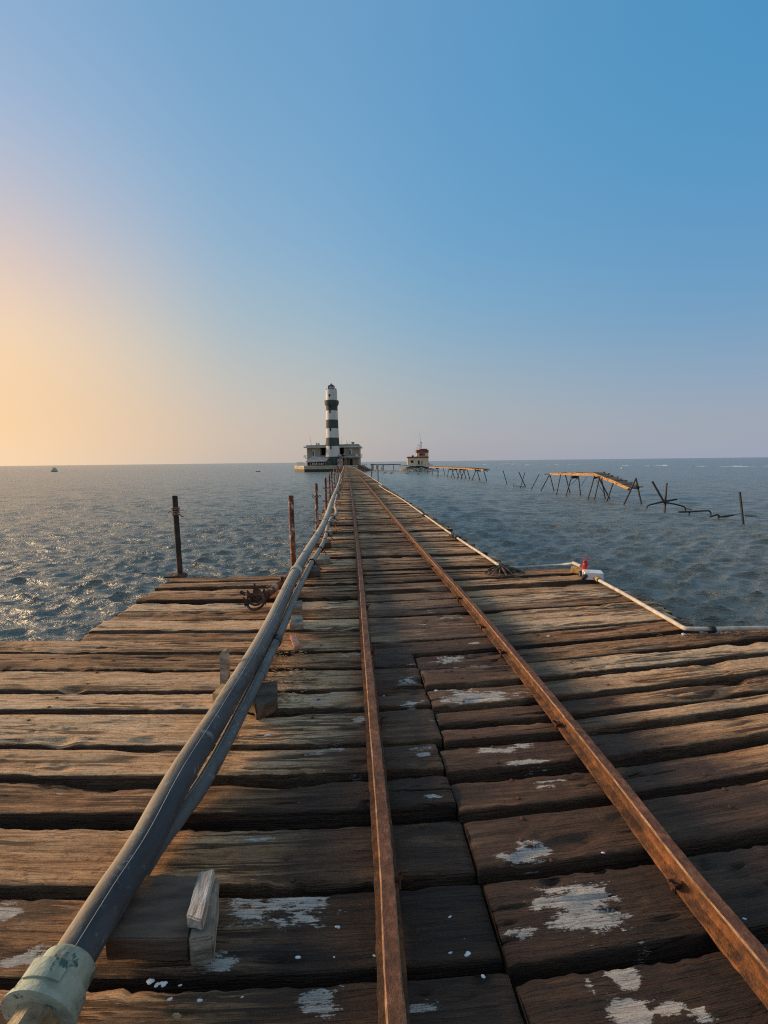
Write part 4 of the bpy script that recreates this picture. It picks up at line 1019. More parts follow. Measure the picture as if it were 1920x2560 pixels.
# keepers' building in two wings
kb = empty('keepers_house', W(0, 6, zq), "grey two storey keepers' house wrapped round the tower foot", 'building')
def wing(x0, x1, y0, y1, name): # px columns relative to tower
    m_ = MB(); m_.box(W((x0+x1)/2*MPP, (y0+y1)/2, (zq+zz(1118))/2), ((x1-x0)*MPP, y1-y0, zz(1118)-zq), ROT); return m_.build(name, GREYWALL, kb)
wing(-65.5, -32, 1.0, 14, 'left_wing'); wing(27, 64.5, 1.0, 14, 'right_wing'); 
m_ = MB(); m_.box(W(-1*MPP, 9.2, (zq+zz(1118))/2), (59*MPP, 9.4, zz(1118)-zq), ROT); m_.build('recessed_middle', DARKIN, kb)
m_ = MB()
m_.box(W(-44*MPP, 7.2, zz(1117.6)), (56*MPP, 15.4, .45), ROT); m_.box(W(41.5*MPP, 7.2, zz(1117.9)), (56*MPP, 15.6, .45), ROT); m_.build('roof_slab', SLAB, kb)
m_ = MB()
m_.box(W(-42*MPP, 7.0, zz(1115)), (48*MPP, 14, .62), ROT); m_.box(W(40*MPP, 7.2, zz(1114.6)), (49*MPP, 13.6, .9), ROT); m_.box(W(45*MPP, 7.2, zz(1112.8)), (37*MPP, 12.6, .5), ROT)
m_.build('parapet', GREYWALL, kb)
m_ = MB()
m_.box(W(-56*MPP, 5.0, zz(1144.9)), (24*MPP, 12.6, .28), ROT); m_.box(W(43.5*MPP, 5.0, zz(1143.2)), (53*MPP, 12.6, .28), ROT); m_.build('balcony_slab', SLAB, kb)
m_ = MB()
for sx_, x0, x1, yt, yb in ((0, -71.5, -67, 1138.5, 1144.5), (1, 65, 71, 1137, 1143)):
    for a in (x0, (x0+x1)/2, x1):
        m_.tube([W(a*MPP, -1, zz(yb)), W(a*MPP, -1, zz(yt))], .06, 5)
    for yy in (yt, (yt+yb)/2): m_.tube([W(x0*MPP, -1, zz(yy)), W(x1*MPP, -1, zz(yy))], .06, 5); m_.tube([W((x0 if sx_ == 0 else x1)*MPP, -1, zz(yy)), W((x0 if sx_ == 0 else x1)*MPP, 10, zz(yy))], .06, 5)
for k in range(11):
    a = 18+k*4.7; m_.tube([W(a*MPP, -1.2, zz(1143)), W(a*MPP, -1.2, zz(1137))], .04, 4)
m_.tube([W(18*MPP, -1.2, zz(1137.2)), W(65*MPP, -1.2, zz(1137.2))], .05, 4)
m_.build('balcony_rail', TIN, kb)
def window(xc, y0, y1, wd, nm='window'):
    f_ = MB().box(W(xc*MPP, 1.0-.03, (zz(y0)+zz(y1))/2), (wd*MPP, .18, zz(y1)-zz(y0)), ROT).build(nm, WHITEWALL, kb)
    MB().box(W((xc-wd*.22)*MPP, .93, (zz(y0)+zz(y1)-.5)/2), (wd*.46*MPP, .18, (zz(y1)-zz(y0))*.8), ROT).build('dark_sash', DARKIN, f_)
window(-48.6, 1138.5, 1125, 5.4); window(44, 1136, 1123.2, 6.4)
for xc, wd, y1 in ((45, 6.4, 1148), (-30, 6, 1149)):
    MB().box(W(xc*MPP, .95, (zq+zz(y1))/2), (wd*MPP, .3, zz(y1)-zq), ROT).build('door', DARKIN, kb)
m_ = MB(); m_.box(W(38*MPP, .9, (zq+zz(1144))/2), (.5, .5, zz(1144)-zq), ROT); m_.box(W(60*MPP, -.6, (zq+zz(1144))/2), (.35, .35, zz(1144)-zq), ROT); m_.box(W(24*MPP, -.6, (zq+zz(1144))/2), (.35, .35, zz(1144)-zq), ROT); m_.build('pillar', PINKR, kb)
# lean-to with tin roof
lt = empty('lean_to_shed', W(-38*MPP, -2, zq), 'lean-to shed with grey tin roof in front of the tower foot', 'shed')
MB().prism([W(-63*MPP, -5.2, zz(1154.3)), W(-14*MPP, -5.2, zz(1154.3)), W(-4*MPP, 0.5, zz(1139.5)), W(-51*MPP, 0.5, zz(1139.5))], (0, 0, .14)).build('tin_roof', TIN, lt)
MB().prism([W(-14.5*MPP, -5.0, zq), W(-14.5*MPP, -5.0, zz(1154.5)), W(-5*MPP, .4, zz(1140)), W(14*MPP, .4, zz(1141)), W(16*MPP, -.5, zq)], (.02, .3, 0)).build('side_wall', DARKWALL, lt)
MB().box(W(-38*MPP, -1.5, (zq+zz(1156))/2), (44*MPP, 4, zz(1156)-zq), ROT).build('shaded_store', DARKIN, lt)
m_ = MB()
for k in range(6): m_.tube([W((-60+k*9)*MPP, -4.9, zq), W((-60+k*9)*MPP, -4.9, zz(1154.6))], .09, 6)
m_.build('shed_post', GREYWOOD, lt)
rr_ = random.Random(3)
for k in range(9):
    xx = -47+k*3.4+rr_.uniform(-.5, .5); hh = rr_.uniform(.4, .8)
    o = MB().box(W(xx*MPP, -4.2, zz(1161)+hh/2), (.3, .3, hh), ROT, bev=.04).build('gas_bottle', WHITEPL); tag(o, ['leftmost', 'second from left', 'third from left', 'fourth from left', 'middle', 'fourth from right', 'third from right', 'second from right', 'rightmost'][k]+' of the nine small white containers under the lean-to roof', 'container', 'white containers under the lean-to')
MB_ = MB().box(W(-39*MPP, -4.2, zz(1161.6)), (34*MPP, .8, .15), ROT).build('shelf', GREYWOOD, lt)
# roof furniture
for i, xc in enumerate((-44.5, -38.6, -19.5)):
    m_ = MB(); m_.lathe(W(xc*MPP, 4, 0), [(.38, zz(1113.5)), (.40, zz(1107.2)), (.30, zz(1106.4)), (.12, zz(1106))], 16)
    tag(m_.build('water_tank', SLAB, None, True), ['left one of the paired pale tanks on the left roof', 'right one of the paired pale tanks on the left roof', 'single pale tank on the roof against the tower'][i], 'water tank', 'roof water tanks')
ch = empty('roof_chimney', W(48*MPP, 5, zz(1112)), 'squat grey chimney with capping slab on the right roof', 'chimney')
MB().box(W(48*MPP, 5, zz(1109.5)), (6*MPP, 1, .9), ROT).build('stack', GREYWALL, ch); MB().box(W(48*MPP, 5, zz(1105.6)), (8*MPP, 1.3, .25), ROT).build('cap', GREYWALL, ch)
m_ = MB()
for a in (-2.6, 2.6): m_.box(W((48+a)*MPP, 5, zz(1107)), (.2, 1, .35), ROT)
m_.build('cap_leg', GREYWALL, ch)
for i, (x0, y0, x1, y1) in enumerate([(-58,1112,-62,1088),(20,1113,20,1092),(32,1112,32,1101),(38.6,1112,38.6,1099),(34,1112,34.3,1104)]):
    m_ = MB(); m_.tube([W(x0*MPP, 5, zz(y0)), W(x1*MPP, 5, zz(y1))], [.06, .03], 6)
    tag(m_.build('whip_antenna', BLACKSTEEL), ['leaning whip antenna on the left wing roof', 'tallest whip antenna just right of the tower', 'thin antenna on the right wing roof, left of three', 'thin antenna on the right roof nearest the chimney', 'shortest antenna in the middle of the right roof'][i], 'antenna', 'roof antennas')
m_ = MB(); c = W(60*MPP, -1.6, zz(1139)); m_.lathe((0, 0, 0), [(.02, 0), (.35, .06), (.42, .14)], 16); m_.v = [tuple(c+ROT@Vector((v[0], -v[2], v[1]))) for v in m_.v]
tag(m_.build('satellite_dish', WHITEPL, None, True), 'round white dish on the right balcony rail', 'dish')
# stair from the quay up to the balcony
sr = empty('quay_stair', W(20*MPP, -4, zq), 'concrete stair climbing from the quay beside the tower', 'stairs')
m_ = MB(); zt_ = zz(1143.2)
for k in range(16):
    f_ = k/15; m_.box(W((22-4*f_)*MPP, -5.8+5.4*f_, zq+(zt_-zq)*(f_+.06)/2), (2.0, .40, (zt_-zq)*(f_+.06)), ROT)
m_.build('steps', GREYWALL, sr)
m_ = MB()
for s in (-1, 1): m_.tube([W(22*MPP+s*1.05, -5.9, zq+1.0), W(18*MPP+s*1.05, -.5, zt_+1.0)], .06, 5)
m_.build('handrail', RUSTD, sr)

# ------------------------------------------------------------------ people on the stair and balcony
def person(P_, h, shirt, legs, hair, face, label, armup=False):
    o = empty('person', P_); s = h/1.75; R = rotz(face)
    def q(x, y, z): return Vector(P_)+R@Vector((x*s, y*s, z*s))
    me = bpy.data.meshes.new('body')
    J = [((0,0,.95),.13),((0,0,1.15),.125),((0,0,1.38),.14),((0,0,1.50),.055),((0,.01,1.60),.085),((0,.01,1.70),.075),
         ((.10,0,.88),.09),((.11,.02,.48),.062),((.12,-.01,.08),.042),((.12,.12,.03),.035),((-.10,0,.88),.09),((-.12,.05,.48),.062),((-.13,-.03,.08),.042),((-.13,.10,.03),.035),
         ((.20,0,1.40),.055),((.24,0,1.13),.043),((.25,.08,.88),.033),((-.20,0,1.40),.055),((-.25,.02,1.13),.043),((-.24,.12,.92),.033)]
    E_ = [(0,1),(1,2),(2,3),(3,4),(4,5),(0,6),(6,7),(7,8),(8,9),(0,10),(10,11),(11,12),(12,13),(2,14),(14,15),(15,16),(2,17),(17,18),(18,19)]
    off = Vector(P_)
    me.from_pydata([q(*c)-off for c, _ in J], E_, [])
    b_ = bpy.data.objects.new('body', me); COL.objects.link(b_); b_.parent = o
    md = b_.modifiers.new('skin', 'SKIN'); sv_ = me.skin_vertices[0].data
    for i, (_, r) in enumerate(J): sv_[i].radius = (r*s, r*s)
    sv_[0].use_root = True
    b_.modifiers.new('sub', 'SUBSURF').levels = 1; b_.modifiers['sub'].render_levels = 1
    me.materials.append(SKIN)
    m_ = MB(); m_.tube([q(0,0,.93), q(0,0,1.12), q(0,0,1.36), q(0,0,1.45)], [.165*s, .16*s, .175*s, .09*s], 10)
    for sg in (-1, 1): m_.tube([q(sg*.15,0,1.41), q(sg*.21,0,1.36), q(sg*.24,0,1.16)], [.07*s, .068*s, .055*s], 8)
    m_.build('shirt', shirt, o, True)
    m_ = MB()
    for sg, k_ in ((1, .02), (-1, .05)): m_.tube([q(sg*.06,0,.97), q(sg*.10,0,.85), q(sg*.115,k_,.48), q(sg*.12,0,.20)], [.11*s, .105*s, .08*s, .07*s], 8)
    m_.build('trousers', legs, o, True)
    m_ = MB(); m_.blob(q(0,-.02,1.70), (.098*s, .105*s, .085*s), 2, .1); m_.build('hair', hair, o, True)
    tag(o, label, 'person', 'people by the stair'); return o
HB = cloth('dark_hair', (.015,.011,.009)); WS = cloth('white_cloth', (.6,.58,.56)); PS = cloth('pink_cloth', (.55,.36,.33)); TS = cloth('tan_cloth', (.40,.25,.15)); BS = cloth('blue_cloth', (.10,.16,.24)); DS = cloth('dark_cloth', (.04,.04,.05)); GS_ = cloth('grey_cloth', (.25,.26,.28))
person(W(18.5*MPP, -6.9, zz(1160)), 1.8, TS, DS, HB, 2.9, 'person in a tan shirt at the foot of the quay stair')
person(W(26*MPP, -6.9, zz(1160)), 1.8, PS, BS, HB, 3.2, 'person in a pale pink top at the foot of the quay stair')
person(W(15.5*MPP, -3.2, zz(1149)), 1.75, BS, DS, HB, .3, 'person in dark blue on the stair, left side')
person(W(20*MPP, -2.8, zz(1147)), 1.75, WS, BS, HB, -.2, 'person in a white shirt on the middle of the stair')
person(W(23*MPP, -3.6, zz(1150)), 1.75, GS_, DS, HB, .1, 'person in a grey shirt on the stair, right side')
person(W(29*MPP, -.9, zz(1143)), 1.75, WS, DS, HB, .8, 'person in white standing on the balcony by the rail')

# quay ramp, pillar, footbridge right of the track
m_ = MB(); B1 = W(70*MPP, -4, 0)
rp = empty('quay_ramp', W(80*MPP, -6, SEA), 'faded red sloping ramp wall right of the track end', 'ramp')
MB().prism([W(64*MPP, -5, SEA-1), W(64*MPP, -5, zz(1163)), W(76*MPP, -5, zz(1163.5)), W(94*MPP, -5, zz(1174)), W(94*MPP, -5, SEA-1)], fx_*5).build('ramp_wall', PINKR, rp)
MB().prism([W(70*MPP, -5.3, zz(1164.5)), W(70*MPP, -5.3, zz(1163.4)), W(94*MPP, -5.3, zz(1172.6)), W(94*MPP, -5.3, zz(1173.8))], fx_*5.6).build('ramp_kerb', SLAB, rp)
m_ = MB()
for k in range(4): m_.tube([W((66+k*9)*MPP, -5, zz(1165)), W((66+k*9)*MPP, -5, zz(1158+k*1.2))], .08, 6)
m_.build('ramp_post', PINKR, rp)
o = MB().box(W(98*MPP, 0, (SEA+zz(1161))/2), (6.5*MPP, 1.4, zz(1161)-SEA), ROT, bev=.05).build('concrete_pillar', GREYWALL); tag(o, 'square grey concrete pillar where the footbridge begins', 'pillar')
DB = 152.0
def BX(px, py, t=DB): return deep(px, py, t)
fb = empty('footbridge', BX(965, 1176), 'thin dark footbridge spanning from the quay to the rubble islet', 'footbridge')
MB().prism([BX(926,1160.6), BX(926,1162.2), BX(968,1163), BX(1003,1161.5), BX(1003,1160), BX(965,1160.8)], fx_*1.6).build('span', BLACKSTEEL, fb)
for i, (a, b, c, e) in enumerate([(956,1162.5,950,1180),(958,1162.5,960,1179),(984,1162,984.5,1177),(959,1162.5,953,1181),(944,1162,938,1177),(940,1162,946,1177)]):
    t = BX(a, b); m_ = MB(); m_.tube([t, BX(c, e)+Vector((0, 0, -.5))], .10, 6); m_.build('bridge_leg', BLACKSTEEL, fb)
# sand spit
m_ = MB(); n = 40; c = deep(975, 1175.5, 155)
vs = []
for k in range(n):
    a = 2*PI*k/n; r_ = 1+.15*math.sin(3*a+1)
    vs.append((c.x+math.cos(a)*9.5*r_, c.y+math.sin(a)*16*r_, SEA-.08)); vs.append((c.x+math.cos(a)*6*r_, c.y+math.sin(a)*9*r_, SEA+.16))
vs.append((c.x, c.y, SEA+.26)); m_.add(vs, [(2*k, (2*k+2) % (2*n), (2*k+3) % (2*n), 2*k+1) for k in range(n)]+[(2*k+1, (2*k+3) % (2*n), 2*n) for k in range(n)])
tag(m_.build('sand_spit', SAND, None, True), kind='structure')
# rubble islet
DI = 150.0
ri = empty('rubble_islet', deep(1043, 1177, DI), 'mound of broken stone under the cream watch hut', 'rubble mound')
m_ = MB(); rr_ = random.Random(21)
MI = DI/F_PX
cI = deep(1043, 1165, DI+5)
m_.blob(Vector((cI.x-.2, cI.y, SEA+.1)), (6.3, 6.0, 1.95), 3, .15, seed=2); m_.blob(Vector((cI.x+3, cI.y-1, SEA-.1)), (4.2, 4.5, 1.2), 3, .2, seed=7)
m_.build('islet_core', STONE, ri)
m_ = MB()
for k in range(230):
    a = rr_.uniform(0, 2*PI); q = rr_.uniform(.55, 1.05); x = cI.x+math.cos(a)*6.4*q; y_ = cI.y-1+math.sin(a)*5.6*q
    z_ = SEA+1.9*(1-q)*1.8*rr_.uniform(.5, 1); sz = rr_.uniform(.15, .5)
    m_.blob((x, y_, z_), (sz*1.3, sz, sz*.7), 1, .6, seed=k)
m_.build('loose_stone', STONE, ri)
m_ = MB(); m_.box(deep(1041, 1163.2, DI+4.0), (10.6, 7, .45), ROT, jit=.05); m_.box(deep(1019, 1164.5, DI+1.6), (5.5, 3, .4), ROT, jit=.1); m_.build('broken_slab', SLAB, ri)
# hut
DH = DI+1.0; MH = DH/F_PX
def HX(px, py, dd=0): return deep(px, py, DH+dd)
hut = empty('watch_hut', HX(1043, 1161.5), 'cream two level hut with red brown bands on the rubble islet', 'building')
def hbox(x0, x1, y0, y1, dd, dp, mat, nm, par=hut):
    a = HX((x0+x1)/2, (y0+y1)/2, dd+dp/2); return MB().box(a, ((x1-x0)*MH, dp, (y1-y0)*MH), ROT).build(nm, mat, par)
hbox(1017.3, 1069.8, 1145.6, 1162, 0, 5, CREAM, 'lower_wall'); hbox(1016.9, 1070.2, 1141.6, 1145.6, -.06, 5.1, REDB, 'lower_band')
hbox(1040.4, 1069.6, 1132.6, 1141.6, .1, 4.6, CREAM, 'upper_wall'); hbox(1040.1, 1070, 1125, 1132.6, .04, 4.7, REDB, 'upper_band'); hbox(1049.2, 1067, 1122.2, 1125, .6, 3.6, REDB, 'roof_cap')
wd_ = hbox(1048.5, 1062.5, 1133, 1139, .02, .3, REDB, 'window_surround'); hbox(1050, 1054, 1133.6, 1138.4, -.04, .2, DARKIN, 'window', wd_)
hbox(1026.8, 1033.4, 1151, 1156.8, -.04, .3, DARKIN, 'window'); hbox(1045, 1048.6, 1151.5, 1162, -.05, .4, DARKIN, 'door')
hbox(1029.6, 1034, 1138.4, 1141.6, 1, 1, DARKIN, 'roof_box')
hbox(1070, 1073, 1157, 1162, 1, 2, GREYWALL, 'annex')
# ladder frame, lattice mast, whip
ld = MB()
for x in (1044.6, 1048.4): ld.tube([HX(x, 1125, 1), HX(x, 1110.5, 1)], .05, 5)
for yy in (1110.8, 1114, 1117.5, 1121): ld.tube([HX(1044.6, yy, 1), HX(1048.4, yy, 1)], .04, 5)
tag(ld.build('roof_ladder', TIN), 'grey ladder frame standing on the hut roof', 'ladder')
ms = empty('lattice_mast', HX(1052.5, 1122.5, 1), 'small lattice mast with long leaning whip on the hut roof', 'mast')
m_ = MB()
for a, b in ((1050.3, 1052), (1055, 1053.2), (1052.5, 1052.6)):
    m_.tube([HX(a, 1122.5, 1+(.5 if a == 1052.5 else 0)), HX(b, 1105.5, 1)], .04, 5)
for k in range(6): yy = 1120-k*2.5; hwx = 2.2*(1-k*.13); m_.tube([HX(1052.6-hwx, yy, 1), HX(1052.6+hwx, yy-1.5, 1)], .025, 4); m_.tube([HX(1052.6+hwx, yy, 1), HX(1052.6-hwx, yy-1.5, 1)], .025, 4)
m_.box(HX(1052.4, 1106, 1), (.7, .4, .15), ROT); m_.build('lattice', TIN, ms)
MB().tube([HX(1052.5, 1106, 1), HX(1049.6, 1092, 1), HX(1047.2, 1077.5, 1)], [.05, .04, .025], 5).build('whip', TIN, ms)
tag(MB().tube([HX(1040.5, 1125, 1), HX(1040.6, 1117, 1)], .04, 5).build('roof_rod', TIN), 'short thin rod at the left edge of the hut roof', 'rod')
person(HX(1054.8, 1163.5, -2), 1.6, DS, DS, HB, .4, 'person in dark clothes beside the hut door')

# ------------------------------------------------------------------ wrecked jetty
def leg_pts(tx, ty, bx_, by_, ext=.5):
    b = at(bx_, by_, SEA); t = deep(tx, ty, depth(b)); b2 = b+(b-t).normalized()*ext; return t, b2
def legs(L_, parent, r):
    for a in L_:
        t, b = leg_pts(*a[:4]); m_ = MB(); m_.tube([t, t.lerp(b, .5)+Vector((jit(.02), 0, 0)), b], [r, r*1.05, r*1.15], 8); m_.build('leg', BLACKSTEEL, parent, True)
nj = empty('near_broken_jetty', at(1470, 1248, SEA), 'orange timber remnant of a jetty on splayed dark legs, its right end sagging', 'broken jetty')
NL = [(1373,1188,1352,1227.5),(1374.6,1186,1385,1226.7),(1401.6,1186,1390.6,1236),(1413.4,1186,1425,1232.6),(1429.5,1190,1415,1239),(1446,1190,1451.4,1238.5),
      (1486,1190,1469.6,1247.8),(1499.5,1190,1485.5,1250),(1502,1190,1512.5,1247),(1494.5,1190,1525,1247.8),(1533,1207,1516,1253.7),(1590.6,1195,1559.4,1261),(1590,1195,1603.6,1259.6)]
legs(NL, nj, .055)
for a in [(1443.8,1196,1424,1214.5,43),(1468,1190,1452,1216.5,44),(1490,1201,1508,1231,40)]:
    MB().tube([deep(a[0], a[1], a[4]), deep(a[2], a[3], a[4])], .022, 5).build('brace', BLACKSTEEL, nj)
# deck outline, left front edge -> level bend -> sagging end; width runs away to the right
eA = deep(1375, 1182, 48.0); eB = deep(1430, 1181.8, 44.0); eC = deep(1484, 1182, 40.0); eD = deep(1532, 1200.5, 37.0); eE = deep(1574.5, 1219, 34.6)
wv = Vector((1.25, .45, 0))
line = [eA, eB, eC, eD, eE]
m_ = MB(); rr_ = random.Random(31)
for a, b in zip(line[:-1], line[1:]):
    n = max(3, int((b-a).length/.2))
    for k in range(n):
        p = a.lerp(b, k/n); q = a.lerp(b, (k+.86)/n); w0 = wv*rr_.uniform(.9, 1.08); s0 = wv*rr_.uniform(-.05, .03)
        dz = Vector((0, 0, rr_.uniform(-.03, .03)))
        m_.prism([p+s0+dz, q+s0+dz, q+w0+dz, p+w0+dz], (0, 0, -.07))
m_.build('deck', JDECK, nj)
m_ = MB()
for a, b in zip(line[:-1], line[1:]):
    for zo, hh, o_ in ((.0, .08, -.05), (-.10, .15, -.02)):
        a2 = a+Vector((o_, o_, zo)); b2 = b+Vector((o_, o_, zo)); n = 5
        for k in range(n):
            p = a2.lerp(b2, k/n); q = a2.lerp(b2, (k+.97)/n); j1 = Vector((0, 0, rr_.uniform(-.015, .015)))
            m_.prism([p+j1, q+j1, q+j1-Vector((0, 0, hh)), p+j1-Vector((0, 0, hh))], (.07, .05, 0))
m_.build('edge_beam', BOARDS, nj)
for (px, py, w_, h_, t_) in ((1375.5,1190.5,3,4.5,48),(1413.5,1189.5,3,4,45),(1438,1193.5,16,8,43.5),(1493,1194,17,8,40),(1572,1224,5,6,34.6),(1594,1219,8,7,34.2)):
    c = deep(px, py, t_); s_ = t_/F_PX; m_ = MB()
    pg = [c+rx_*(-w_/2*s_)+Vector((0, 0, h_/2*s_)), c+rx_*(w_/2*s_)+Vector((0, 0, h_/2*s_)), c+rx_*(w_/2*.85*s_)+Vector((0, 0, -h_*.5*s_)), c+rx_*(w_*.2*s_)+Vector((0, 0, -h_*.30*s_)), c+rx_*(-w_*.2*s_)+Vector((0, 0, -h_*.30*s_)), c+rx_*(-w_/2*.85*s_)+Vector((0, 0, -h_*.5*s_))]
    m_.prism(pg, fx_*.06); m_.build('bracket', BLACKSTEEL, nj)
m_ = MB(); m_.tube([deep(1360.5,1185.5,47.5), deep(1374,1185,47.8)], .035, 6); m_.tube([deep(1574,1219,34.6), deep(1598,1222,34.2)], .06, 6); m_.tube([deep(1590,1197,34.2), deep(1597,1222,34.2)], .05, 6)
for k in range(5): m_.tube([deep(1545+k*12, 1196+k*5, 38-k*.7), deep(1560+k*9, 1203+k*4.5, 37-k*.6)], .025, 5)
m_.build('loose_bar', BLACKSTEEL, nj)
m_ = MB()
for k in range(9):
    f_ = k/8; p = eC.lerp(eE, f_)+wv*1.0+Vector((0, 0, .03)); m_.box(p+Vector((jit(.08), 0, 0)), (.25, .18, .09), rotz(jit(.6)), jit=.02)
m_.build('rubble_board', JDECK, nj)

fj = empty('far_broken_jetty', at(1150, 1197, SEA), 'longer broken jetty leaving the islet on many crossed dark legs', 'broken jetty')
FL = [(1082,1172,1080,1188),(1067,1172,1070,1186),(1098,1172,1093.5,1190),(1092.6,1172,1095.5,1190),(1108,1171,1112.5,1188),(1122,1173,1118,1193),(1134,1174,1128,1194),(1130,1174,1136,1195),(1150,1174,1143,1197),(1140,1174,1147,1194),
      (1149,1174,1155,1196),(1160,1175,1152.6,1197),(1159.5,1174,1165,1197),(1168,1174,1174.5,1197),(1189,1178,1179.6,1200.5),(1193,1178,1199.5,1200.5),(1209,1176,1216.5,1202.6)]
legs(FL, fj, .075)
fl = [deep(1072,1166.6,118), deep(1105,1167,106), deep(1140,1168,96), deep(1165,1169.5,90), deep(1190,1172,82), deep(1208,1172.5,76)]
m_ = MB(); rr_ = random.Random(41); wv2 = Vector((1.5, .6, 0))
for a, b in zip(fl[:-1], fl[1:]):
    n = max(4, int((b-a).length/.45))
    for k in range(n):
        p = a.lerp(b, k/n); q = a.lerp(b, (k+.8)/n); dz = Vector((0, 0, rr_.uniform(-.05, .06))); w0 = wv2*rr_.uniform(.8, 1.15)
        m_.prism([p+dz, q+dz, q+w0+dz, p+w0+dz], (0, 0, -.10))
m_.build('deck', simple('brown_jetty_boards', (.14,.09,.05), (.36,.25,.14), 1.5, .9), fj)
m_ = MB()
for a, b in zip(fl[:-1], fl[1:]):
    n = 4
    for k in range(n):
        p = a.lerp(b, k/n)+Vector((0, 0, -.10)); q = a.lerp(b, (k+.93)/n)+Vector((0, 0, -.10)); m_.prism([p, q, q-Vector((0, 0, .2)), p-Vector((0, 0, .2))], (.1, .1, 0))
m_.build('edge_beam', BOARDS, fj)
for (px, py, w_, t_) in ((1093,1171.5,7,108),(1127,1173,10,98),(1139,1173.5,9,95),(1152,1174,9,92),(1161,1174.5,10,90),(1191,1176.5,8,80)):
    c = deep(px, py, t_); s_ = t_/F_PX; MB().box(c, (w_*s_, .2, 3*s_), ROT, jit=.03).build('bracket', BLACKSTEEL, fj)
m_ = MB()
for k in range(14):
    c = deep(1182+rr_.uniform(0, 32), 1172+rr_.uniform(-2, 5), 76+rr_.uniform(-1, 3)); a = rr_.uniform(-.5, .5); l = rr_.uniform(.3, .8)
    m_.tube([c, c+Vector((math.cos(a)*l, .1, -math.sin(abs(a))*l))], .05, 5)
m_.build('hanging_board', simple('grey_green_boards', (.03,.032,.028), (.10,.10,.085), 3, .9), fj)
GPi = 'leftover jetty piles standing in the sea'
def pile(lst, r, label):
    o = empty('jetty_pile', at(lst[0][2], lst[0][3], SEA), label, 'pile', GPi)
    for a in lst: t, b = leg_pts(*a); MB().tube([t, t.lerp(b, .5), b], [r, r, r*1.1], 8).build('pile_shaft', BLACKSTEEL, o, True)
    return o
pile([(1257.7,1176.6,1267.8,1211.3)], .06, 'single dark pile leaning left beyond the broken jetty end')
o = pile([(1296.8,1180,1313.6,1217)], .065, 'left leaning pile of the crossed pair')
o = pile([(1312.3,1180.4,1300.4,1220)], .055, 'right leaning pile of the crossed pair')
pile([(1348,1185.5,1328.5,1223)], .05, 'single pile leaning right just before the orange jetty')
tag(MB().tube([deep(1288,1214,58), deep(1300,1217,57), deep(1313,1218,57)], .06, 6).build('fallen_bar', BLACKSTEEL), 'low fallen bar joining the crossed pair of piles at the water', 'bar')
tag(MB().tube([at(1283,1214,SEA)+Vector((0, 0, .25)), at(1286,1220,SEA)-Vector((0, 0, .1))], .05, 6).build('bar_stub', BLACKSTEEL), 'tiny stub left of the crossed piles', 'bar')
sw = empty('star_wreck', at(1662, 1281, SEA), 'star shaped tangle of dark bars standing out of the water', 'wreckage')
t_ = depth(at(1660.6, 1281, SEA))
for a, b, r in [((1630.7,1203.5),(1664,1262),.062),((1667,1207),(1660.6,1288),.055),((1692,1248),(1645,1257),.06)]: MB().tube([deep(*a, t_), deep(*b, t_)], [r, r*1.1], 8).build('bar', BLACKSTEEL, sw, True)
MB().tube([deep(1650,1256,t_), deep(1625,1262,t_), deep(1618,1265,t_), deep(1616,1272,t_)], .05, 8).build('bar', BLACKSTEEL, sw, True)
MB().tube(spline([deep(1660,1256,t_), deep(1685,1260,t_), deep(1705,1265,t_), deep(1712,1269,t_), deep(1714,1278,t_)], 3), .05, 8).build('bar', BLACKSTEEL, sw, True)
ts = depth(at(1722, 1287, SEA))
o = empty('low_pipe_wreck', at(1722, 1287, SEA), 'long low dark pipe with a bent right end, awash right of the star wreck', 'wreckage')
MB().tube(spline([deep(1696,1280,ts), deep(1730,1279,ts), deep(1765,1277,ts), deep(1775,1279,ts), deep(1778,1290,ts)], 3), .048, 8).build('bent_pipe', BLACKSTEEL, o, True)
MB().tube([deep(1724,1279,ts), deep(1722,1289,ts)], .05, 8).build('stub', BLACKSTEEL, o); MB().tube([deep(1712,1271,ts), deep(1730,1273.5,ts)], .025, 6).build('thin_bar', BLACKSTEEL, o)
ts = depth(at(1795, 1299, SEA))
o = empty('angled_pipe_wreck', at(1795, 1299, SEA), 'short angled dark pipes awash just left of the lone right pile', 'wreckage')
MB().tube([deep(1774.6,1292,ts), deep(1794,1286.5,ts), deep(1797,1288,ts), deep(1795,1300,ts)], .05, 8).build('bent_pipe', BLACKSTEEL, o, True)
MB().tube([deep(1799,1292,ts), deep(1815,1291,ts), deep(1834,1287.4,ts)], [.04, .065, .045], 8).build('bar', BLACKSTEEL, o, True)
MB().tube([deep(1834,1287.4,ts), deep(1853,1283,ts)], .02, 6).build('thin_bar', BLACKSTEEL, o)
pile([(1849.3,1229.7,1858.7,1312)], .052, 'lone dark pile farthest right in the water')
ts = depth(at(1858, 1312, SEA)); tag(MB().tube([at(1862,1291,SEA)+Vector((0, 0, .04)), at(1893,1292,SEA)+Vector((0, 0, .03))], .04, 6).build('fallen_bar', BLACKSTEEL), 'faint bar awash right of the lone right pile', 'bar')
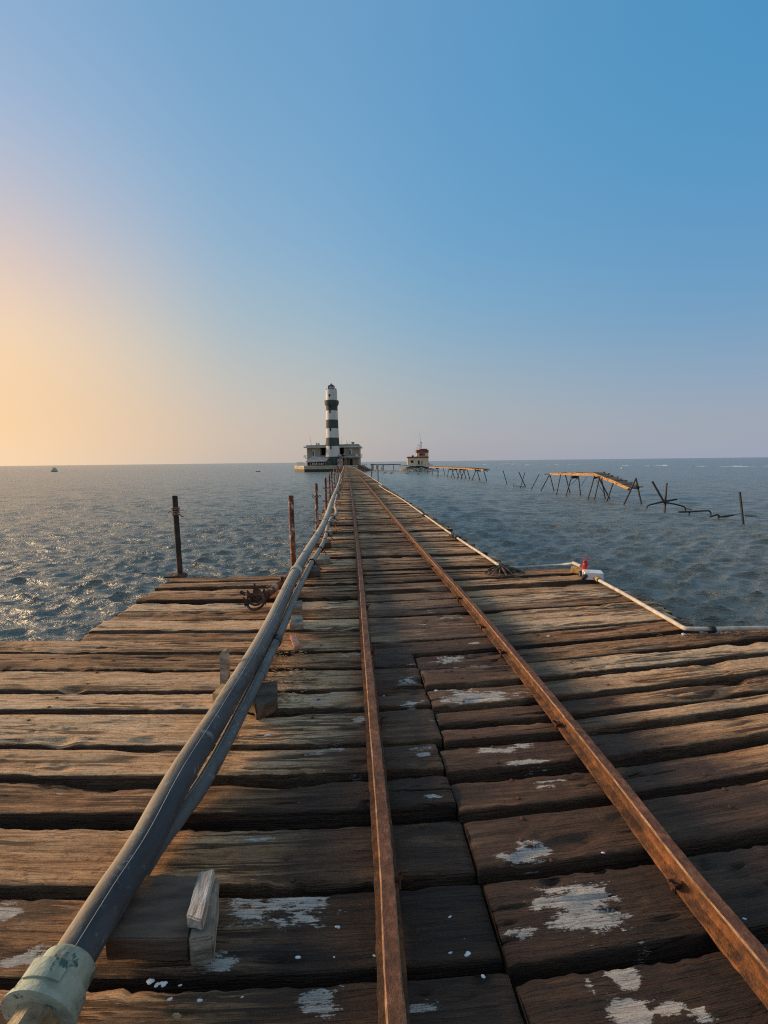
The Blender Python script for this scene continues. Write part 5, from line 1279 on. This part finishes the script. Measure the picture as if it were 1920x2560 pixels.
# small bits awash near the islet
for i, (x0, y0, x1, y1) in enumerate([(959,1184,967,1181.6),(976,1184.5,982,1182),(1013,1183.8,1021,1185.5),(1043,1186,1047,1187)]):
    a = at(x0, y0, SEA)+Vector((0, 0, .05)); b = at(x1, y1, SEA)+Vector((0, 0, .3)); tag(MB().tube([a, b], .11, 6).build('driftwood', BLACKSTEEL), ['leftmost stick awash under the footbridge', 'second stick awash under the footbridge', 'dark stick awash in front of the islet', 'small dark lump awash in front of the hut'][i], 'driftwood', 'sticks awash by the islet')
tag(MB().blob(at(1555,1171,SEA), (.5, .4, .35), 2, .5, seed=5).build('reef_rock', STONE), 'small dark rock far out beyond the orange jetty', 'rock')
tag(MB().blob(at(1727,1169.5,SEA), (.7, .4, .25), 2, .5, seed=6).build('reef_rock', STONE), 'tiny rock near the surf line at far right', 'rock')

# ------------------------------------------------------------------ boats
def boat(P_, ln, rot, label, canopy=True):
    o = empty('small_boat', P_, label, 'boat'); R = rotz(rot)
    secs = [(-.5, .34, .28), (-.2, .40, .26), (.2, .34, .30), (.42, .14, .40), (.5, .02, .46)]
    vs = []; 
    for x, hw, h in secs: vs += [Vector(P_)+R@Vector((x*ln, sx_*hw*ln*.42, z)) for sx_, z in ((-1, h*ln*.45), (-.7, -.15), (.7, -.15), (1, h*ln*.45))]
    m_ = MB(); m_.add(vs, [(i*4+k, i*4+(k+1) % 4, i*4+4+(k+1) % 4, i*4+4+k) for i in range(4) for k in range(4)]+[(0, 1, 2, 3), (19, 18, 17, 16)])
    m_.build('hull', DARKWOOD if canopy else BLACKSTEEL, o)
    if canopy:
        c = [(-.34, 0), (-.36, .14), (-.30, .34), (-.12, .50), (.06, .54), (.10, .44), (.28, .16), (.40, .02)]
        MB().prism([Vector(P_)+R@Vector((x*ln, -.14*ln, .12*ln+z*ln)) for x, z in c], R@Vector((0, .28*ln, 0))).build('canopy', SLAB, o)
        m_ = MB(); m_.blob(Vector(P_)+R@Vector((.16*ln, 0, .62*ln)), (.22, .22, .26), 2, .2); m_.tube([Vector(P_)+R@Vector((.14*ln, 0, .2*ln)), Vector(P_)+R@Vector((.16*ln, 0, .58*ln))], [.2, .16], 8); m_.build('stowed_float', BLACKSTEEL, o)
    return o
boat(at(136, 1179, SEA), 3.5, PI, 'small boat with pale rounded canopy near the left horizon')
boat(at(645, 1179.5, SEA), 1.7, .1, 'tiny low dark boat left of the quay block', False)
